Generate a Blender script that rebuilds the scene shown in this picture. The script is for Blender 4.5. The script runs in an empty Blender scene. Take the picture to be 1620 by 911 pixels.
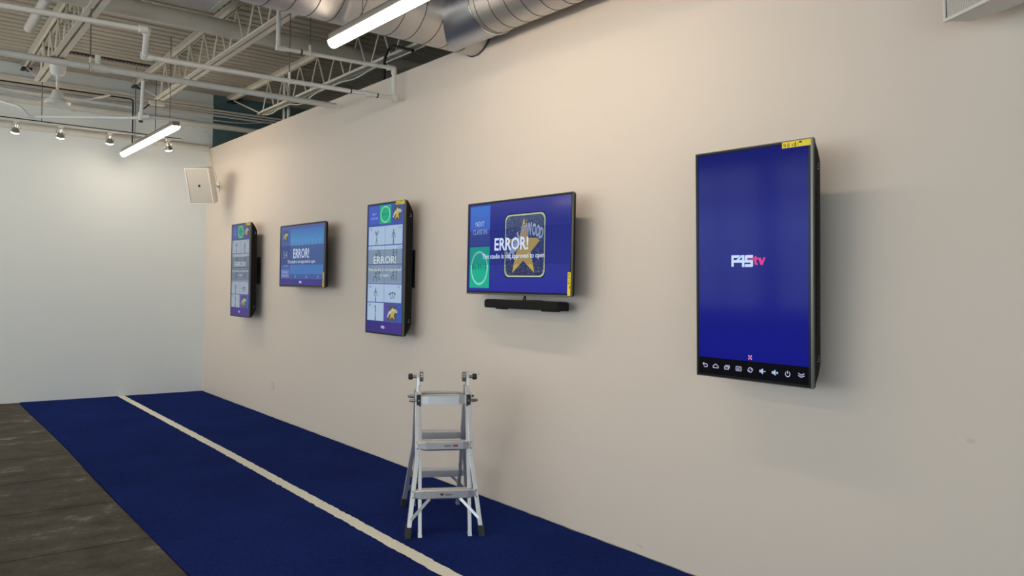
import bpy, bmesh, math, random
from mathutils import Vector, Matrix
random.seed(7)
R = math.radians
S = bpy.context.scene
COL = S.collection

# ------------------------------------------------------------------ camera, world, exposure
cam_d = bpy.data.cameras.new('camera')
cam = bpy.data.objects.new('camera', cam_d)
COL.objects.link(cam)
cam_d.sensor_fit = 'HORIZONTAL'
cam_d.sensor_width = 36.0
cam_d.lens = 36.0 * 1250.0 / 1620.0
cam_d.clip_start = 0.05
yaw, pitch, roll = R(38.0994), R(-0.1163), R(1.1107)
fwd = Vector((math.sin(yaw) * math.cos(pitch), math.cos(yaw) * math.cos(pitch), math.sin(pitch)))
rt = Vector((math.cos(yaw), -math.sin(yaw), 0))
up = rt.cross(fwd)
r2 = math.cos(roll) * rt + math.sin(roll) * up
u2 = -math.sin(roll) * rt + math.cos(roll) * up
m3 = Matrix((r2, u2, -fwd)).transposed()
cam.matrix_world = Matrix.Translation((0, 0, 1.571)) @ m3.to_4x4()
S.camera = cam
S.view_settings.view_transform = 'Standard'
S.view_settings.look = 'None'
S.view_settings.exposure = 0.0
S.view_settings.gamma = 1.0
S.view_settings.use_curve_mapping = False

TUBE_L = 27.0            # radiance of the lit tube diffusers
SKY_L = 3.7              # daylight outside the shop windows
SPOT_L = 14.0
w = bpy.data.worlds.new('sky')
S.world = w
w.use_nodes = True
bg = w.node_tree.nodes['Background']
bg.inputs[0].default_value = (0.80, 0.91, 1.0, 1)
bg.inputs[1].default_value = SKY_L

# ------------------------------------------------------------------ materials
def lin(c):
    return tuple((v / 255 / 12.92 if v / 255 <= 0.04045 else ((v / 255 + 0.055) / 1.055) ** 2.4) for v in c)

MATS = {}
def mat(name, rgb, rough=0.6, metal=0.0, noise=None, bump=None, spec=0.5, coat=0.0):
    """rgb in sRGB 0-255.  noise=(scale, amount) varies the tone, bump=(scale, strength)."""
    if name in MATS:
        return MATS[name]
    m = bpy.data.materials.new(name)
    m.use_nodes = True
    nt = m.node_tree
    b = nt.nodes['Principled BSDF']
    c = lin(rgb)
    b.inputs['Base Color'].default_value = (*c, 1)
    b.inputs['Roughness'].default_value = rough
    b.inputs['Metallic'].default_value = metal
    b.inputs['Specular IOR Level'].default_value = spec
    b.inputs['Coat Weight'].default_value = coat
    tc = nt.nodes.new('ShaderNodeTexCoord')
    if noise:
        n = nt.nodes.new('ShaderNodeTexNoise')
        n.inputs['Scale'].default_value = noise[0]
        n.inputs['Detail'].default_value = 5
        nt.links.new(tc.outputs['Object'], n.inputs['Vector'])
        rp = nt.nodes.new('ShaderNodeValToRGB')
        rp.color_ramp.elements[0].position = 0.3
        rp.color_ramp.elements[1].position = 0.7
        a = noise[1]
        rp.color_ramp.elements[0].color = (*[v * (1 - a) for v in c], 1)
        rp.color_ramp.elements[1].color = (*[min(1, v * (1 + a)) for v in c], 1)
        nt.links.new(n.outputs['Fac'], rp.inputs['Fac'])
        nt.links.new(rp.outputs['Color'], b.inputs['Base Color'])
    if bump:
        n = nt.nodes.new('ShaderNodeTexNoise')
        n.inputs['Scale'].default_value = bump[0]
        n.inputs['Detail'].default_value = 3
        nt.links.new(tc.outputs['Object'], n.inputs['Vector'])
        bp = nt.nodes.new('ShaderNodeBump')
        bp.inputs['Strength'].default_value = bump[1]
        bp.inputs['Distance'].default_value = 0.01
        nt.links.new(n.outputs['Fac'], bp.inputs['Height'])
        nt.links.new(bp.outputs['Normal'], b.inputs['Normal'])
    MATS[name] = m
    return m

def emis(name, rgb, strength=1.0):
    if name in MATS:
        return MATS[name]
    m = bpy.data.materials.new(name)
    m.use_nodes = True
    nt = m.node_tree
    nt.nodes.remove(nt.nodes['Principled BSDF'])
    e = nt.nodes.new('ShaderNodeEmission')
    e.inputs[0].default_value = (*lin(rgb), 1)
    e.inputs[1].default_value = strength
    nt.links.new(e.outputs[0], nt.nodes['Material Output'].inputs[0])
    MATS[name] = m
    return m

def lcd(rgb, gain=1.0):
    """a lit patch of a display: emission under a glossy black panel"""
    name = 'display_%d_%d_%d_%d' % (*rgb, int(gain * 100))
    if name in MATS:
        return MATS[name]
    m = bpy.data.materials.new(name)
    m.use_nodes = True
    b = m.node_tree.nodes['Principled BSDF']
    b.inputs['Base Color'].default_value = (0.004, 0.004, 0.005, 1)
    b.inputs['Roughness'].default_value = 0.10
    b.inputs['Specular IOR Level'].default_value = 0.1
    b.inputs['Emission Color'].default_value = (*lin(rgb), 1)
    b.inputs['Emission Strength'].default_value = gain
    MATS[name] = m
    return m

def lcd_gradient(name, stops, axis='Z', lo=0.0, hi=1.0):
    """display patch whose picture runs through several colours along one local axis"""
    if name in MATS:
        return MATS[name]
    m = bpy.data.materials.new(name)
    m.use_nodes = True
    nt = m.node_tree
    b = nt.nodes['Principled BSDF']
    b.inputs['Base Color'].default_value = (0.004, 0.004, 0.005, 1)
    b.inputs['Roughness'].default_value = 0.10
    b.inputs['Specular IOR Level'].default_value = 0.1
    tc = nt.nodes.new('ShaderNodeTexCoord')
    sp = nt.nodes.new('ShaderNodeSeparateXYZ')
    mr = nt.nodes.new('ShaderNodeMapRange')
    mr.inputs['From Min'].default_value = lo
    mr.inputs['From Max'].default_value = hi
    rp = nt.nodes.new('ShaderNodeValToRGB')
    els = rp.color_ramp.elements
    while len(els) < len(stops):
        els.new(0.5)
    for e, (p, c) in zip(els, stops):
        e.position = p
        e.color = (*lin(c), 1)
    nt.links.new(tc.outputs['Object'], sp.inputs[0])
    nt.links.new(sp.outputs[axis], mr.inputs['Value'])
    nt.links.new(mr.outputs[0], rp.inputs['Fac'])
    nt.links.new(rp.outputs[0], b.inputs['Emission Color'])
    b.inputs['Emission Strength'].default_value = 1.0
    MATS[name] = m
    return m

def veil(name, rgb, alpha):
    """the see-through message band of the picture on a display"""
    if name in MATS:
        return MATS[name]
    m = bpy.data.materials.new(name)
    m.use_nodes = True
    nt = m.node_tree
    nt.nodes.remove(nt.nodes['Principled BSDF'])
    e = nt.nodes.new('ShaderNodeEmission')
    e.inputs[0].default_value = (*lin(rgb), 1)
    t = nt.nodes.new('ShaderNodeBsdfTransparent')
    mx = nt.nodes.new('ShaderNodeMixShader')
    mx.inputs[0].default_value = alpha
    nt.links.new(t.outputs[0], mx.inputs[1])
    nt.links.new(e.outputs[0], mx.inputs[2])
    nt.links.new(mx.outputs[0], nt.nodes['Material Output'].inputs[0])
    MATS[name] = m
    return m

# ------------------------------------------------------------------ mesh helpers
class MB:
    def __init__(self, off=(0, 0, 0)):
        self.v, self.f, self.mi = [], [], []
        self.off = Vector(off)
        self.cur = 0
    def add(self, vs, fs):
        n = len(self.v)
        self.v += [Vector(p) - self.off for p in vs]
        for f in fs:
            self.f.append([i + n for i in f])
            self.mi.append(self.cur)
        return self
    def box(self, a, b, M=None):
        (x0, y0, z0), (x1, y1, z1) = a, b
        vs = [Vector(p) for p in ((x0, y0, z0), (x1, y0, z0), (x1, y1, z0), (x0, y1, z0), (x0, y0, z1), (x1, y0, z1), (x1, y1, z1), (x0, y1, z1))]
        if M is not None:
            vs = [M @ p for p in vs]
        return self.add(vs, [(0, 3, 2, 1), (4, 5, 6, 7), (0, 1, 5, 4), (1, 2, 6, 5), (2, 3, 7, 6), (3, 0, 4, 7)])
    def cbox(self, c, s, M=None):
        return self.box([c[i] - s[i] / 2 for i in range(3)], [c[i] + s[i] / 2 for i in range(3)], M)
    def rbox(self, a, b, r=0.01, M=None):
        """box with rounded edges running along y (outline rounded in x-z)"""
        (x0, y0, z0), (x1, y1, z1) = a, b
        P = round_rect(x0, z0, x1, z1, r)
        self.prism([(p[0], y0, p[1]) for p in P], (0, y1 - y0, 0), M)
        return self
    def prism(self, poly, ext, M=None):
        n = len(poly)
        vs = [Vector(p) for p in poly] + [Vector(p) + Vector(ext) for p in poly]
        if M is not None:
            vs = [M @ p for p in vs]
        fs = [list(range(n)), list(range(2 * n - 1, n - 1, -1))]
        fs += [(i, i + n, (i + 1) % n + n, (i + 1) % n) for i in range(n)]
        return self.add(vs, fs)
    def poly(self, pts):
        return self.add(pts, [list(range(len(pts)))])
    def tube(self, pts, r, seg=10, cap=True, closed=False):
        pts = [Vector(p) for p in pts]
        n = len(pts)
        rs = r if isinstance(r, (list, tuple)) else [r] * n
        ring, prev = [], None
        vs = []
        for i, p in enumerate(pts):
            if closed:
                t = (pts[(i + 1) % n] - pts[i - 1]).normalized()
            elif i == 0:
                t = (pts[1] - p).normalized()
            elif i == n - 1:
                t = (p - pts[-2]).normalized()
            else:
                t = ((p - pts[i - 1]).normalized() + (pts[i + 1] - p).normalized())
                t = t.normalized() if t.length > 1e-6 else (pts[i + 1] - p).normalized()
            if prev is None:
                a = Vector((0, 0, 1)) if abs(t.z) < 0.9 else Vector((1, 0, 0))
                nx = t.cross(a).normalized()
            else:
                nx = (prev - t * prev.dot(t)).normalized()
            prev = nx
            ny = t.cross(nx)
            for k in range(seg):
                an = 2 * math.pi * k / seg
                vs.append(p + (nx * math.cos(an) + ny * math.sin(an)) * rs[i])
        fs = []
        m = n if closed else n - 1
        for i in range(m):
            for k in range(seg):
                a, b = i * seg + k, i * seg + (k + 1) % seg
                c, d = ((i + 1) % n) * seg + (k + 1) % seg, ((i + 1) % n) * seg + k
                fs.append((a, b, c, d))
        if cap and not closed:
            fs.append(tuple(range(seg - 1, -1, -1)))
            fs.append(tuple((n - 1) * seg + k for k in range(seg)))
        return self.add(vs, fs)
    def cyl(self, a, b, r, seg=16, r2=None):
        return self.tube([a, b], [r, r if r2 is None else r2], seg)
    def lathe(self, c, prof, seg=24, M=None):
        """prof = [(radius, z)...] about the z axis at c"""
        c = Vector(c)
        vs, fs = [], []
        for (r, z) in prof:
            for k in range(seg):
                a = 2 * math.pi * k / seg
                q = Vector((r * math.cos(a), r * math.sin(a), z))
                vs.append(c + (M @ q if M is not None else q))
        for i in range(len(prof) - 1):
            for k in range(seg):
                fs.append((i * seg + k, i * seg + (k + 1) % seg, (i + 1) * seg + (k + 1) % seg, (i + 1) * seg + k))
        fs.append(tuple(range(seg - 1, -1, -1)))
        fs.append(tuple((len(prof) - 1) * seg + k for k in range(seg)))
        return self.add(vs, fs)
    def build(self, name, m, parent=None, smooth=False, bevel=0.0, fix=True):
        me = bpy.data.meshes.new(name)
        me.from_pydata([tuple(p) for p in self.v], [], self.f)
        ms = m if isinstance(m, (list, tuple)) else [m]
        for q in ms:
            me.materials.append(q)
        for p, i in zip(me.polygons, self.mi):
            p.material_index = i
        if fix:
            bm = bmesh.new()
            bm.from_mesh(me)
            bmesh.ops.recalc_face_normals(bm, faces=bm.faces)
            bm.to_mesh(me)
            bm.free()
        if smooth:
            me.polygons.foreach_set('use_smooth', [True] * len(me.polygons))
            me.set_sharp_from_angle(angle=R(40))
        me.update()
        o = bpy.data.objects.new(name, me)
        COL.objects.link(o)
        if bevel:
            b = o.modifiers.new('bevel', 'BEVEL')
            b.width = bevel
            b.segments = 2
            b.limit_method = 'ANGLE'
        if parent is not None:
            o.parent = parent
        return o

def round_rect(x0, z0, x1, z1, r, n=5):
    P = []
    for cx, cz, a0 in ((x1 - r, z1 - r, 0), (x0 + r, z1 - r, 90), (x0 + r, z0 + r, 180), (x1 - r, z0 + r, 270)):
        for k in range(n + 1):
            a = R(a0 + 90 * k / n)
            P.append((cx + r * math.cos(a), cz + r * math.sin(a)))
    return P

def tag(o, label=None, cat=None, group=None, kind=None):
    if label: o['label'] = label
    if cat: o['category'] = cat
    if group: o['group'] = group
    if kind: o['kind'] = kind
    return o

def thing(name, label, cat, loc=(0, 0, 0), rot=(0, 0, 0), group=None):
    o = bpy.data.objects.new(name, None)
    o.empty_display_size = 0.1
    o.location = loc
    o.rotation_euler = rot
    COL.objects.link(o)
    return tag(o, label, cat, group)

def structure(name, mb, m, label=None):
    o = mb.build(name, m)
    o['kind'] = 'structure'
    if label: o['label'] = label
    return o

def link_copy(o, parent=None):
    c = o.copy()
    COL.objects.link(c)
    c.parent = parent
    for ch in list(o.children):
        link_copy(ch, c)
    return c

# ------------------------------------------------------------------ common materials
def wall_paint():
    m = mat('wall_paint', (229, 216, 201), 0.55, bump=(60, 0.05), spec=0.25)
    nt = m.node_tree
    b = nt.nodes['Principled BSDF']
    # two faint scuffs and one nick on the paint, at their own places on the wall
    tc = nt.nodes.new('ShaderNodeNewGeometry')
    prev = None
    col = lin((229, 216, 201))
    base = nt.nodes.new('ShaderNodeRGB')
    base.outputs[0].default_value = (*col, 1)
    last = base.outputs[0]
    for (p, s, a) in (((3.5, 1.385, 0.972), (1, 46, 70), 0.12), ((3.5, 3.19, 0.05), (1, 30, 90), 0.12), ((3.5, 4.85, 0.905), (1, 90, 140), 0.6)):
        mp = nt.nodes.new('ShaderNodeMapping')
        mp.inputs['Location'].default_value = tuple(-p[i] * s[i] for i in range(3))
        mp.inputs['Scale'].default_value = s
        nt.links.new(tc.outputs['Position'], mp.inputs[0])
        ln = nt.nodes.new('ShaderNodeVectorMath')
        ln.operation = 'LENGTH'
        nt.links.new(mp.outputs[0], ln.inputs[0])
        mr = nt.nodes.new('ShaderNodeMapRange')
        mr.inputs['From Min'].default_value = 0.3
        mr.inputs['From Max'].default_value = 1.1
        mr.inputs['To Min'].default_value = a
        mr.inputs['To Max'].default_value = 0.0
        nt.links.new(ln.outputs['Value'], mr.inputs['Value'])
        mx = nt.nodes.new('ShaderNodeMix')
        mx.data_type = 'RGBA'
        nt.links.new(mr.outputs[0], mx.inputs['Factor'])
        nt.links.new(last, mx.inputs['A'])
        mx.inputs['B'].default_value = (*lin((60, 55, 48)), 1)
        last = mx.outputs['Result']
    nt.links.new(last, b.inputs['Base Color'])
    return m

M_wall = wall_paint()
M_back = mat('back_wall_paint', (229, 235, 234), 0.6, bump=(60, 0.05), spec=0.2)
M_teal = mat('teal_paint', (84, 112, 112), 0.7, noise=(3, 0.12))
M_deck = mat('painted_deck', (186, 179, 162), 0.55, noise=(2.5, 0.06))
M_steel = mat('painted_steel', (222, 216, 200), 0.5, noise=(6, 0.05))
M_pipe = mat('white_painted_pipe', (226, 224, 214), 0.45, noise=(9, 0.05))
M_dark = mat('dark_metal', (38, 38, 36), 0.5, metal=0.3)
M_black = mat('black_plastic', (12, 13, 14), 0.6, spec=0.25)
M_blackg = mat('gloss_black_plastic', (20, 21, 22), 0.22)
M_rod = mat('grey_rod', (104, 102, 96), 0.5, metal=0.3)
M_white = mat('white_plastic', (228, 226, 218), 0.45)
M_chrome = mat('brushed_chrome', (200, 200, 196), 0.22, metal=1.0)
M_cable = mat('white_cable', (214, 212, 204), 0.5)

def galvanised(name, tone, rough):
    m = bpy.data.materials.new(name)
    m.use_nodes = True
    nt = m.node_tree
    b = nt.nodes['Principled BSDF']
    b.inputs['Metallic'].default_value = 0.95
    tc = nt.nodes.new('ShaderNodeTexCoord')
    vo = nt.nodes.new('ShaderNodeTexVoronoi')
    vo.inputs['Scale'].default_value = 70
    no = nt.nodes.new('ShaderNodeTexNoise')
    no.inputs['Scale'].default_value = 5
    no.inputs['Detail'].default_value = 6
    nt.links.new(tc.outputs['Object'], vo.inputs[0])
    nt.links.new(tc.outputs['Object'], no.inputs[0])
    mx = nt.nodes.new('ShaderNodeMix')
    mx.data_type = 'RGBA'
    c = lin(tone)
    mx.inputs['A'].default_value = (*[v * 0.78 for v in c], 1)
    mx.inputs['B'].default_value = (*[min(1, v * 1.12) for v in c], 1)
    nt.links.new(no.outputs['Fac'], mx.inputs['Factor'])
    nt.links.new(mx.outputs['Result'], b.inputs['Base Color'])
    mr = nt.nodes.new('ShaderNodeMapRange')
    mr.inputs['To Min'].default_value = rough * 0.92
    mr.inputs['To Max'].default_value = rough * 1.1
    nt.links.new(vo.outputs['Distance'], mr.inputs['Value'])
    nt.links.new(mr.outputs[0], b.inputs['Roughness'])
    return m
M_galv = galvanised('galvanised_sheet', (205, 203, 198), 0.5)
M_galv2 = galvanised('bright_galvanised_sheet', (190, 194, 202), 0.32)
M_alu = galvanised('ladder_aluminium', (226, 226, 226), 0.40)
M_alu.node_tree.nodes['Principled BSDF'].inputs['Metallic'].default_value = 0.8

# ------------------------------------------------------------------ the setting
BY = 11.55      # back wall plane
WX = 3.5        # right wall plane
WT = 3.43       # top of the partition walls
structure('floor', MB().box((-7.1, -4.1, -0.12), (7.6, 11.75, -0.014)), mat('concrete_floor', (96, 94, 90), 0.7, noise=(2, 0.1)))
structure('wall_right', MB().box((WX, -4.0, -0.014), (WX + 0.13, BY, WT)), M_wall)
structure('wall_back', MB().box((-7.0, BY, -0.014), (WX + 0.07, BY + 0.2, 4.32)), M_back)
structure('wall_beyond', MB().box((WX + 0.07, BY, -0.014), (7.5, BY + 0.2, 4.32)), M_teal)
structure('wall_far_right', MB().box((7.5, -4.1, -0.014), (7.6, 11.75, 4.32)), mat('brown_wall', (92, 84, 76), 0.7))
# left wall with shop windows
mb = MB()
mb.box((-7.1, -4.0, -0.014), (-7.0, BY + 0.2, 0.35)).box((-7.1, -4.0, 3.3), (-7.0, BY + 0.2, 4.32))
edges = [-4.0, -3.4, -0.6, -0.2, 2.6, 3.0, 5.8, 6.2, 9.0, 9.25, 11.3, BY + 0.2]
for a, b in zip(edges[0::2], edges[1::2]):
    mb.box((-7.1, a, 0.35), (-7.0, b, 3.3))
structure('wall_left', mb, M_back)
mb = MB()
mb.box((-7.1, -4.1, -0.014), (7.5, -4.0, 0.35)).box((-7.1, -4.1, 3.1), (7.5, -4.0, 4.32))
fe = [-7.0, -6.4, -3.4, -3.2, -0.2, 7.5]
for a, b in zip(fe[0::2], fe[1::2]):
    mb.box((a, -4.1, 0.35), (b, -4.0, 3.1))
structure('wall_front', mb, M_back)
for i, (a, b) in enumerate(zip(fe[1:-1:2], fe[2:-1:2])):
    mb = MB()
    for q in (a, b - 0.05, (a + b) / 2 - 0.025):
        mb.box((q, -4.09, 0.35), (q + 0.05, -4.02, 3.1))
    for q in (0.35, 3.05, 2.4):
        mb.box((a, -4.088, q), (b, -4.022, q + 0.05))
    structure('window_%d' % (i + 11), mb, M_dark)
    la = bpy.data.lights.new('window_portal', 'AREA')
    la.shape = 'RECTANGLE'
    la.size, la.size_y = b - a, 2.75
    la.cycles.is_portal = True
    lo = bpy.data.objects.new('window_portal', la)
    lo.location = ((a + b) / 2, -4.12, 1.725)
    lo.rotation_euler = Vector((0, 1, 0)).to_track_quat('-Z', 'Z').to_euler()
    COL.objects.link(lo)
for i, (a, b) in enumerate(zip(edges[1:-1:2], edges[2:-1:2])):
    mb = MB()
    for q in (a, b - 0.05, (a + b) / 2 - 0.025):
        mb.box((-7.09, q, 0.35), (-7.02, q + 0.05, 3.3))
    for q in (0.35, 3.25, 2.6):
        mb.box((-7.088, a, q), (-7.022, b, q + 0.05))
    structure('window_%d' % (i + 1), mb, M_dark)
    la = bpy.data.lights.new('window_portal', 'AREA')
    la.shape = 'RECTANGLE'
    la.size, la.size_y = b - a, 2.95
    la.cycles.is_portal = True
    lo = bpy.data.objects.new('window_portal', la)
    lo.location = (-7.12, (a + b) / 2, 1.825)
    lo.rotation_euler = Vector((1, 0, 0)).to_track_quat('-Z', 'Z').to_euler()
    COL.objects.link(lo)

# fluted steel roof deck (flutes run across the room)
mb = MB()
prof, y = [], -4.1
while y < 11.75:
    prof += [(y, 4.212), (y + 0.098, 4.212), (y + 0.108, 4.237), (y + 0.142, 4.237)]
    y += 0.152
prof.append((y, 4.212))
vs = [(-7.1, p[0], p[1]) for p in prof] + [(7.6, p[0], p[1]) for p in prof]
n = len(prof)
mb.add(vs, [(i, i + 1, n + i + 1, n + i) for i in range(n - 1)])
mb.box((-7.1, -4.1, 4.3), (7.6, y, 4.36))
structure('ceiling', mb, M_deck)

# ------------------------------------------------------------------ floor coverings
def mat_rubber():
    m = mat('recycled_rubber', (62, 57, 48), 0.75, bump=(140, 0.25), spec=0.3)
    nt = m.node_tree
    b = nt.nodes['Principled BSDF']
    tc = nt.nodes.new('ShaderNodeNewGeometry')
    big = nt.nodes.new('ShaderNodeTexNoise'); big.inputs['Scale'].default_value = 2.2; big.inputs['Detail'].default_value = 7; big.inputs['Roughness'].default_value = 0.65
    fin = nt.nodes.new('ShaderNodeTexNoise'); fin.inputs['Scale'].default_value = 34; fin.inputs['Detail'].default_value = 3
    mp = nt.nodes.new('ShaderNodeMapping'); mp.inputs['Scale'].default_value = (1.3, 1.6, 1)
    nt.links.new(tc.outputs['Position'], mp.inputs[0])
    nt.links.new(mp.outputs[0], big.inputs['Vector'])
    nt.links.new(tc.outputs['Position'], fin.inputs['Vector'])
    r1 = nt.nodes.new('ShaderNodeValToRGB')
    r1.color_ramp.elements[0].position = 0.35; r1.color_ramp.elements[0].color = (*lin((56, 52, 44)), 1)
    r1.color_ramp.elements[1].position = 0.58; r1.color_ramp.elements[1].color = (*lin((80, 76, 66)), 1)
    e = r1.color_ramp.elements.new(0.68); e.color = (*lin((124, 120, 110)), 1)
    nt.links.new(big.outputs['Fac'], r1.inputs[0])
    r2_ = nt.nodes.new('ShaderNodeMapRange'); r2_.inputs['To Min'].default_value = 0.8; r2_.inputs['To Max'].default_value = 1.2
    r2_.inputs['From Min'].default_value = 0.3; r2_.inputs['From Max'].default_value = 0.7
    nt.links.new(fin.outputs['Fac'], r2_.inputs[0])
    mx = nt.nodes.new('ShaderNodeVectorMath'); mx.operation = 'MULTIPLY'
    nt.links.new(r1.outputs[0], mx.inputs[0]); nt.links.new(r2_.outputs[0], mx.inputs[1])
    nt.links.new(mx.outputs[0], b.inputs['Base Color'])
    return m
M_rub = mat_rubber()
seams = [11.545, 10.88, 9.92, 8.95, 7.985, 7.04, 6.11, 5.125, 4.15, 3.2]
ordn = ['rubber floor mat, a narrow strip against the back wall',
        'second rubber floor mat from the back wall, beside the blue turf',
        'third rubber floor mat from the back wall, beside the blue turf',
        'fourth rubber floor mat from the back wall, left of blue turf',
        'fifth rubber floor mat from the back wall, beside the blue turf',
        'sixth rubber floor mat from the back wall, left of blue turf',
        'rubber floor mat, third from the bottom of the photo, left of turf',
        'rubber floor mat, second from the bottom of the photo, left of turf',
        'nearest rubber floor mat, cut by the bottom left corner of the photo']
for i in range(9):
    y1, y0 = seams[i], seams[i + 1]
    o = MB().box((-0.55, y0 + 0.006, -0.013), (1.260, y1 - 0.006, 0.0)).build('rubber_mat', M_rub, bevel=0.003)
    tag(o, 'dark grey flecked ' + ordn[i], 'floor mat', 'rubber mats left of the turf')

def mat_turf():
    m = mat('blue_turf_pile', (22, 38, 98), 1.0, bump=(260, 0.9), spec=0.0)
    nt = m.node_tree
    b = nt.nodes['Principled BSDF']
    b.inputs['Sheen Weight'].default_value = 0.03
    tc = nt.nodes.new('ShaderNodeNewGeometry')
    fin = nt.nodes.new('ShaderNodeTexNoise'); fin.inputs['Scale'].default_value = 110; fin.inputs['Detail'].default_value = 3
    big = nt.nodes.new('ShaderNodeTexNoise'); big.inputs['Scale'].default_value = 1.4; big.inputs['Detail'].default_value = 4
    nt.links.new(tc.outputs['Position'], fin.inputs['Vector'])
    nt.links.new(tc.outputs['Position'], big.inputs['Vector'])
    ad = nt.nodes.new('ShaderNodeMath'); ad.operation = 'MULTIPLY_ADD'; ad.inputs[1].default_value = 0.45
    nt.links.new(big.outputs['Fac'], ad.inputs[0]); nt.links.new(fin.outputs['Fac'], ad.inputs[2])
    rp = nt.nodes.new('ShaderNodeValToRGB')
    rp.color_ramp.elements[0].position = 0.45; rp.color_ramp.elements[0].color = (*lin((14, 26, 84)), 1)
    rp.color_ramp.elements[1].position = 1.0; rp.color_ramp.elements[1].color = (*lin((30, 56, 134)), 1)
    nt.links.new(ad.outputs[0], rp.inputs[0]); nt.links.new(rp.outputs[0], b.inputs['Base Color'])
    return m
turf = thing('artificial_turf', 'dark blue artificial turf strip with a white line, along the right wall', 'turf', (2.4, 5, -0.013))
mb = MB((2.4, 5, -0.013))
ys = [-1.0 + i * (BY - 0.012 + 1.0) / 160 for i in range(161)]
L_ = [1.276 + random.uniform(-0.002, 0.002) + 0.012 * math.sin(y * 0.9) for y in ys]
Rr = [WX - 0.012 - abs(random.gauss(0, 0.004)) for y in ys]
for i in range(160):
    a, b = ys[i], ys[i + 1]
    vs = [(L_[i], a, -0.013), (Rr[i], a, -0.013), (Rr[i + 1], b, -0.013), (L_[i + 1], b, -0.013),
          (L_[i], a, 0.004), (Rr[i], a, 0.004), (Rr[i + 1], b, 0.004), (L_[i + 1], b, 0.004)]
    mb.add(vs, [(4, 5, 6, 7), (0, 4, 7, 3), (1, 2, 6, 5)])
M_turf = mat_turf()
mb.build('pile', M_turf, turf, fix=False)
mb = MB((2.4, 5, -0.013))
k = 0
ys = [-1.0 + i * (BY - 0.02 + 1.0) / 420 for i in range(421)]
A = [2.346 + 0.034 * min(1, max(0, (y - 3.5) / 4.0)) + random.gauss(0, 0.0028) for y in ys]
B = [2.440 + 0.026 * min(1, max(0, (y - 3.5) / 4.0)) + random.gauss(0, 0.0028) for y in ys]
for i in range(420):
    mb.add([(A[i], ys[i], 0.0065), (B[i], ys[i], 0.0065), (B[i + 1], ys[i + 1], 0.0065), (A[i + 1], ys[i + 1], 0.0065)], [(0, 1, 2, 3)])
o = mb.build('painted_line', mat('white_turf_pile', (252, 246, 228), 0.9, noise=(120, 0.12), bump=(200, 0.6), spec=0.1), turf, fix=False)
o['label'] = 'cream white painted line'

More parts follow.
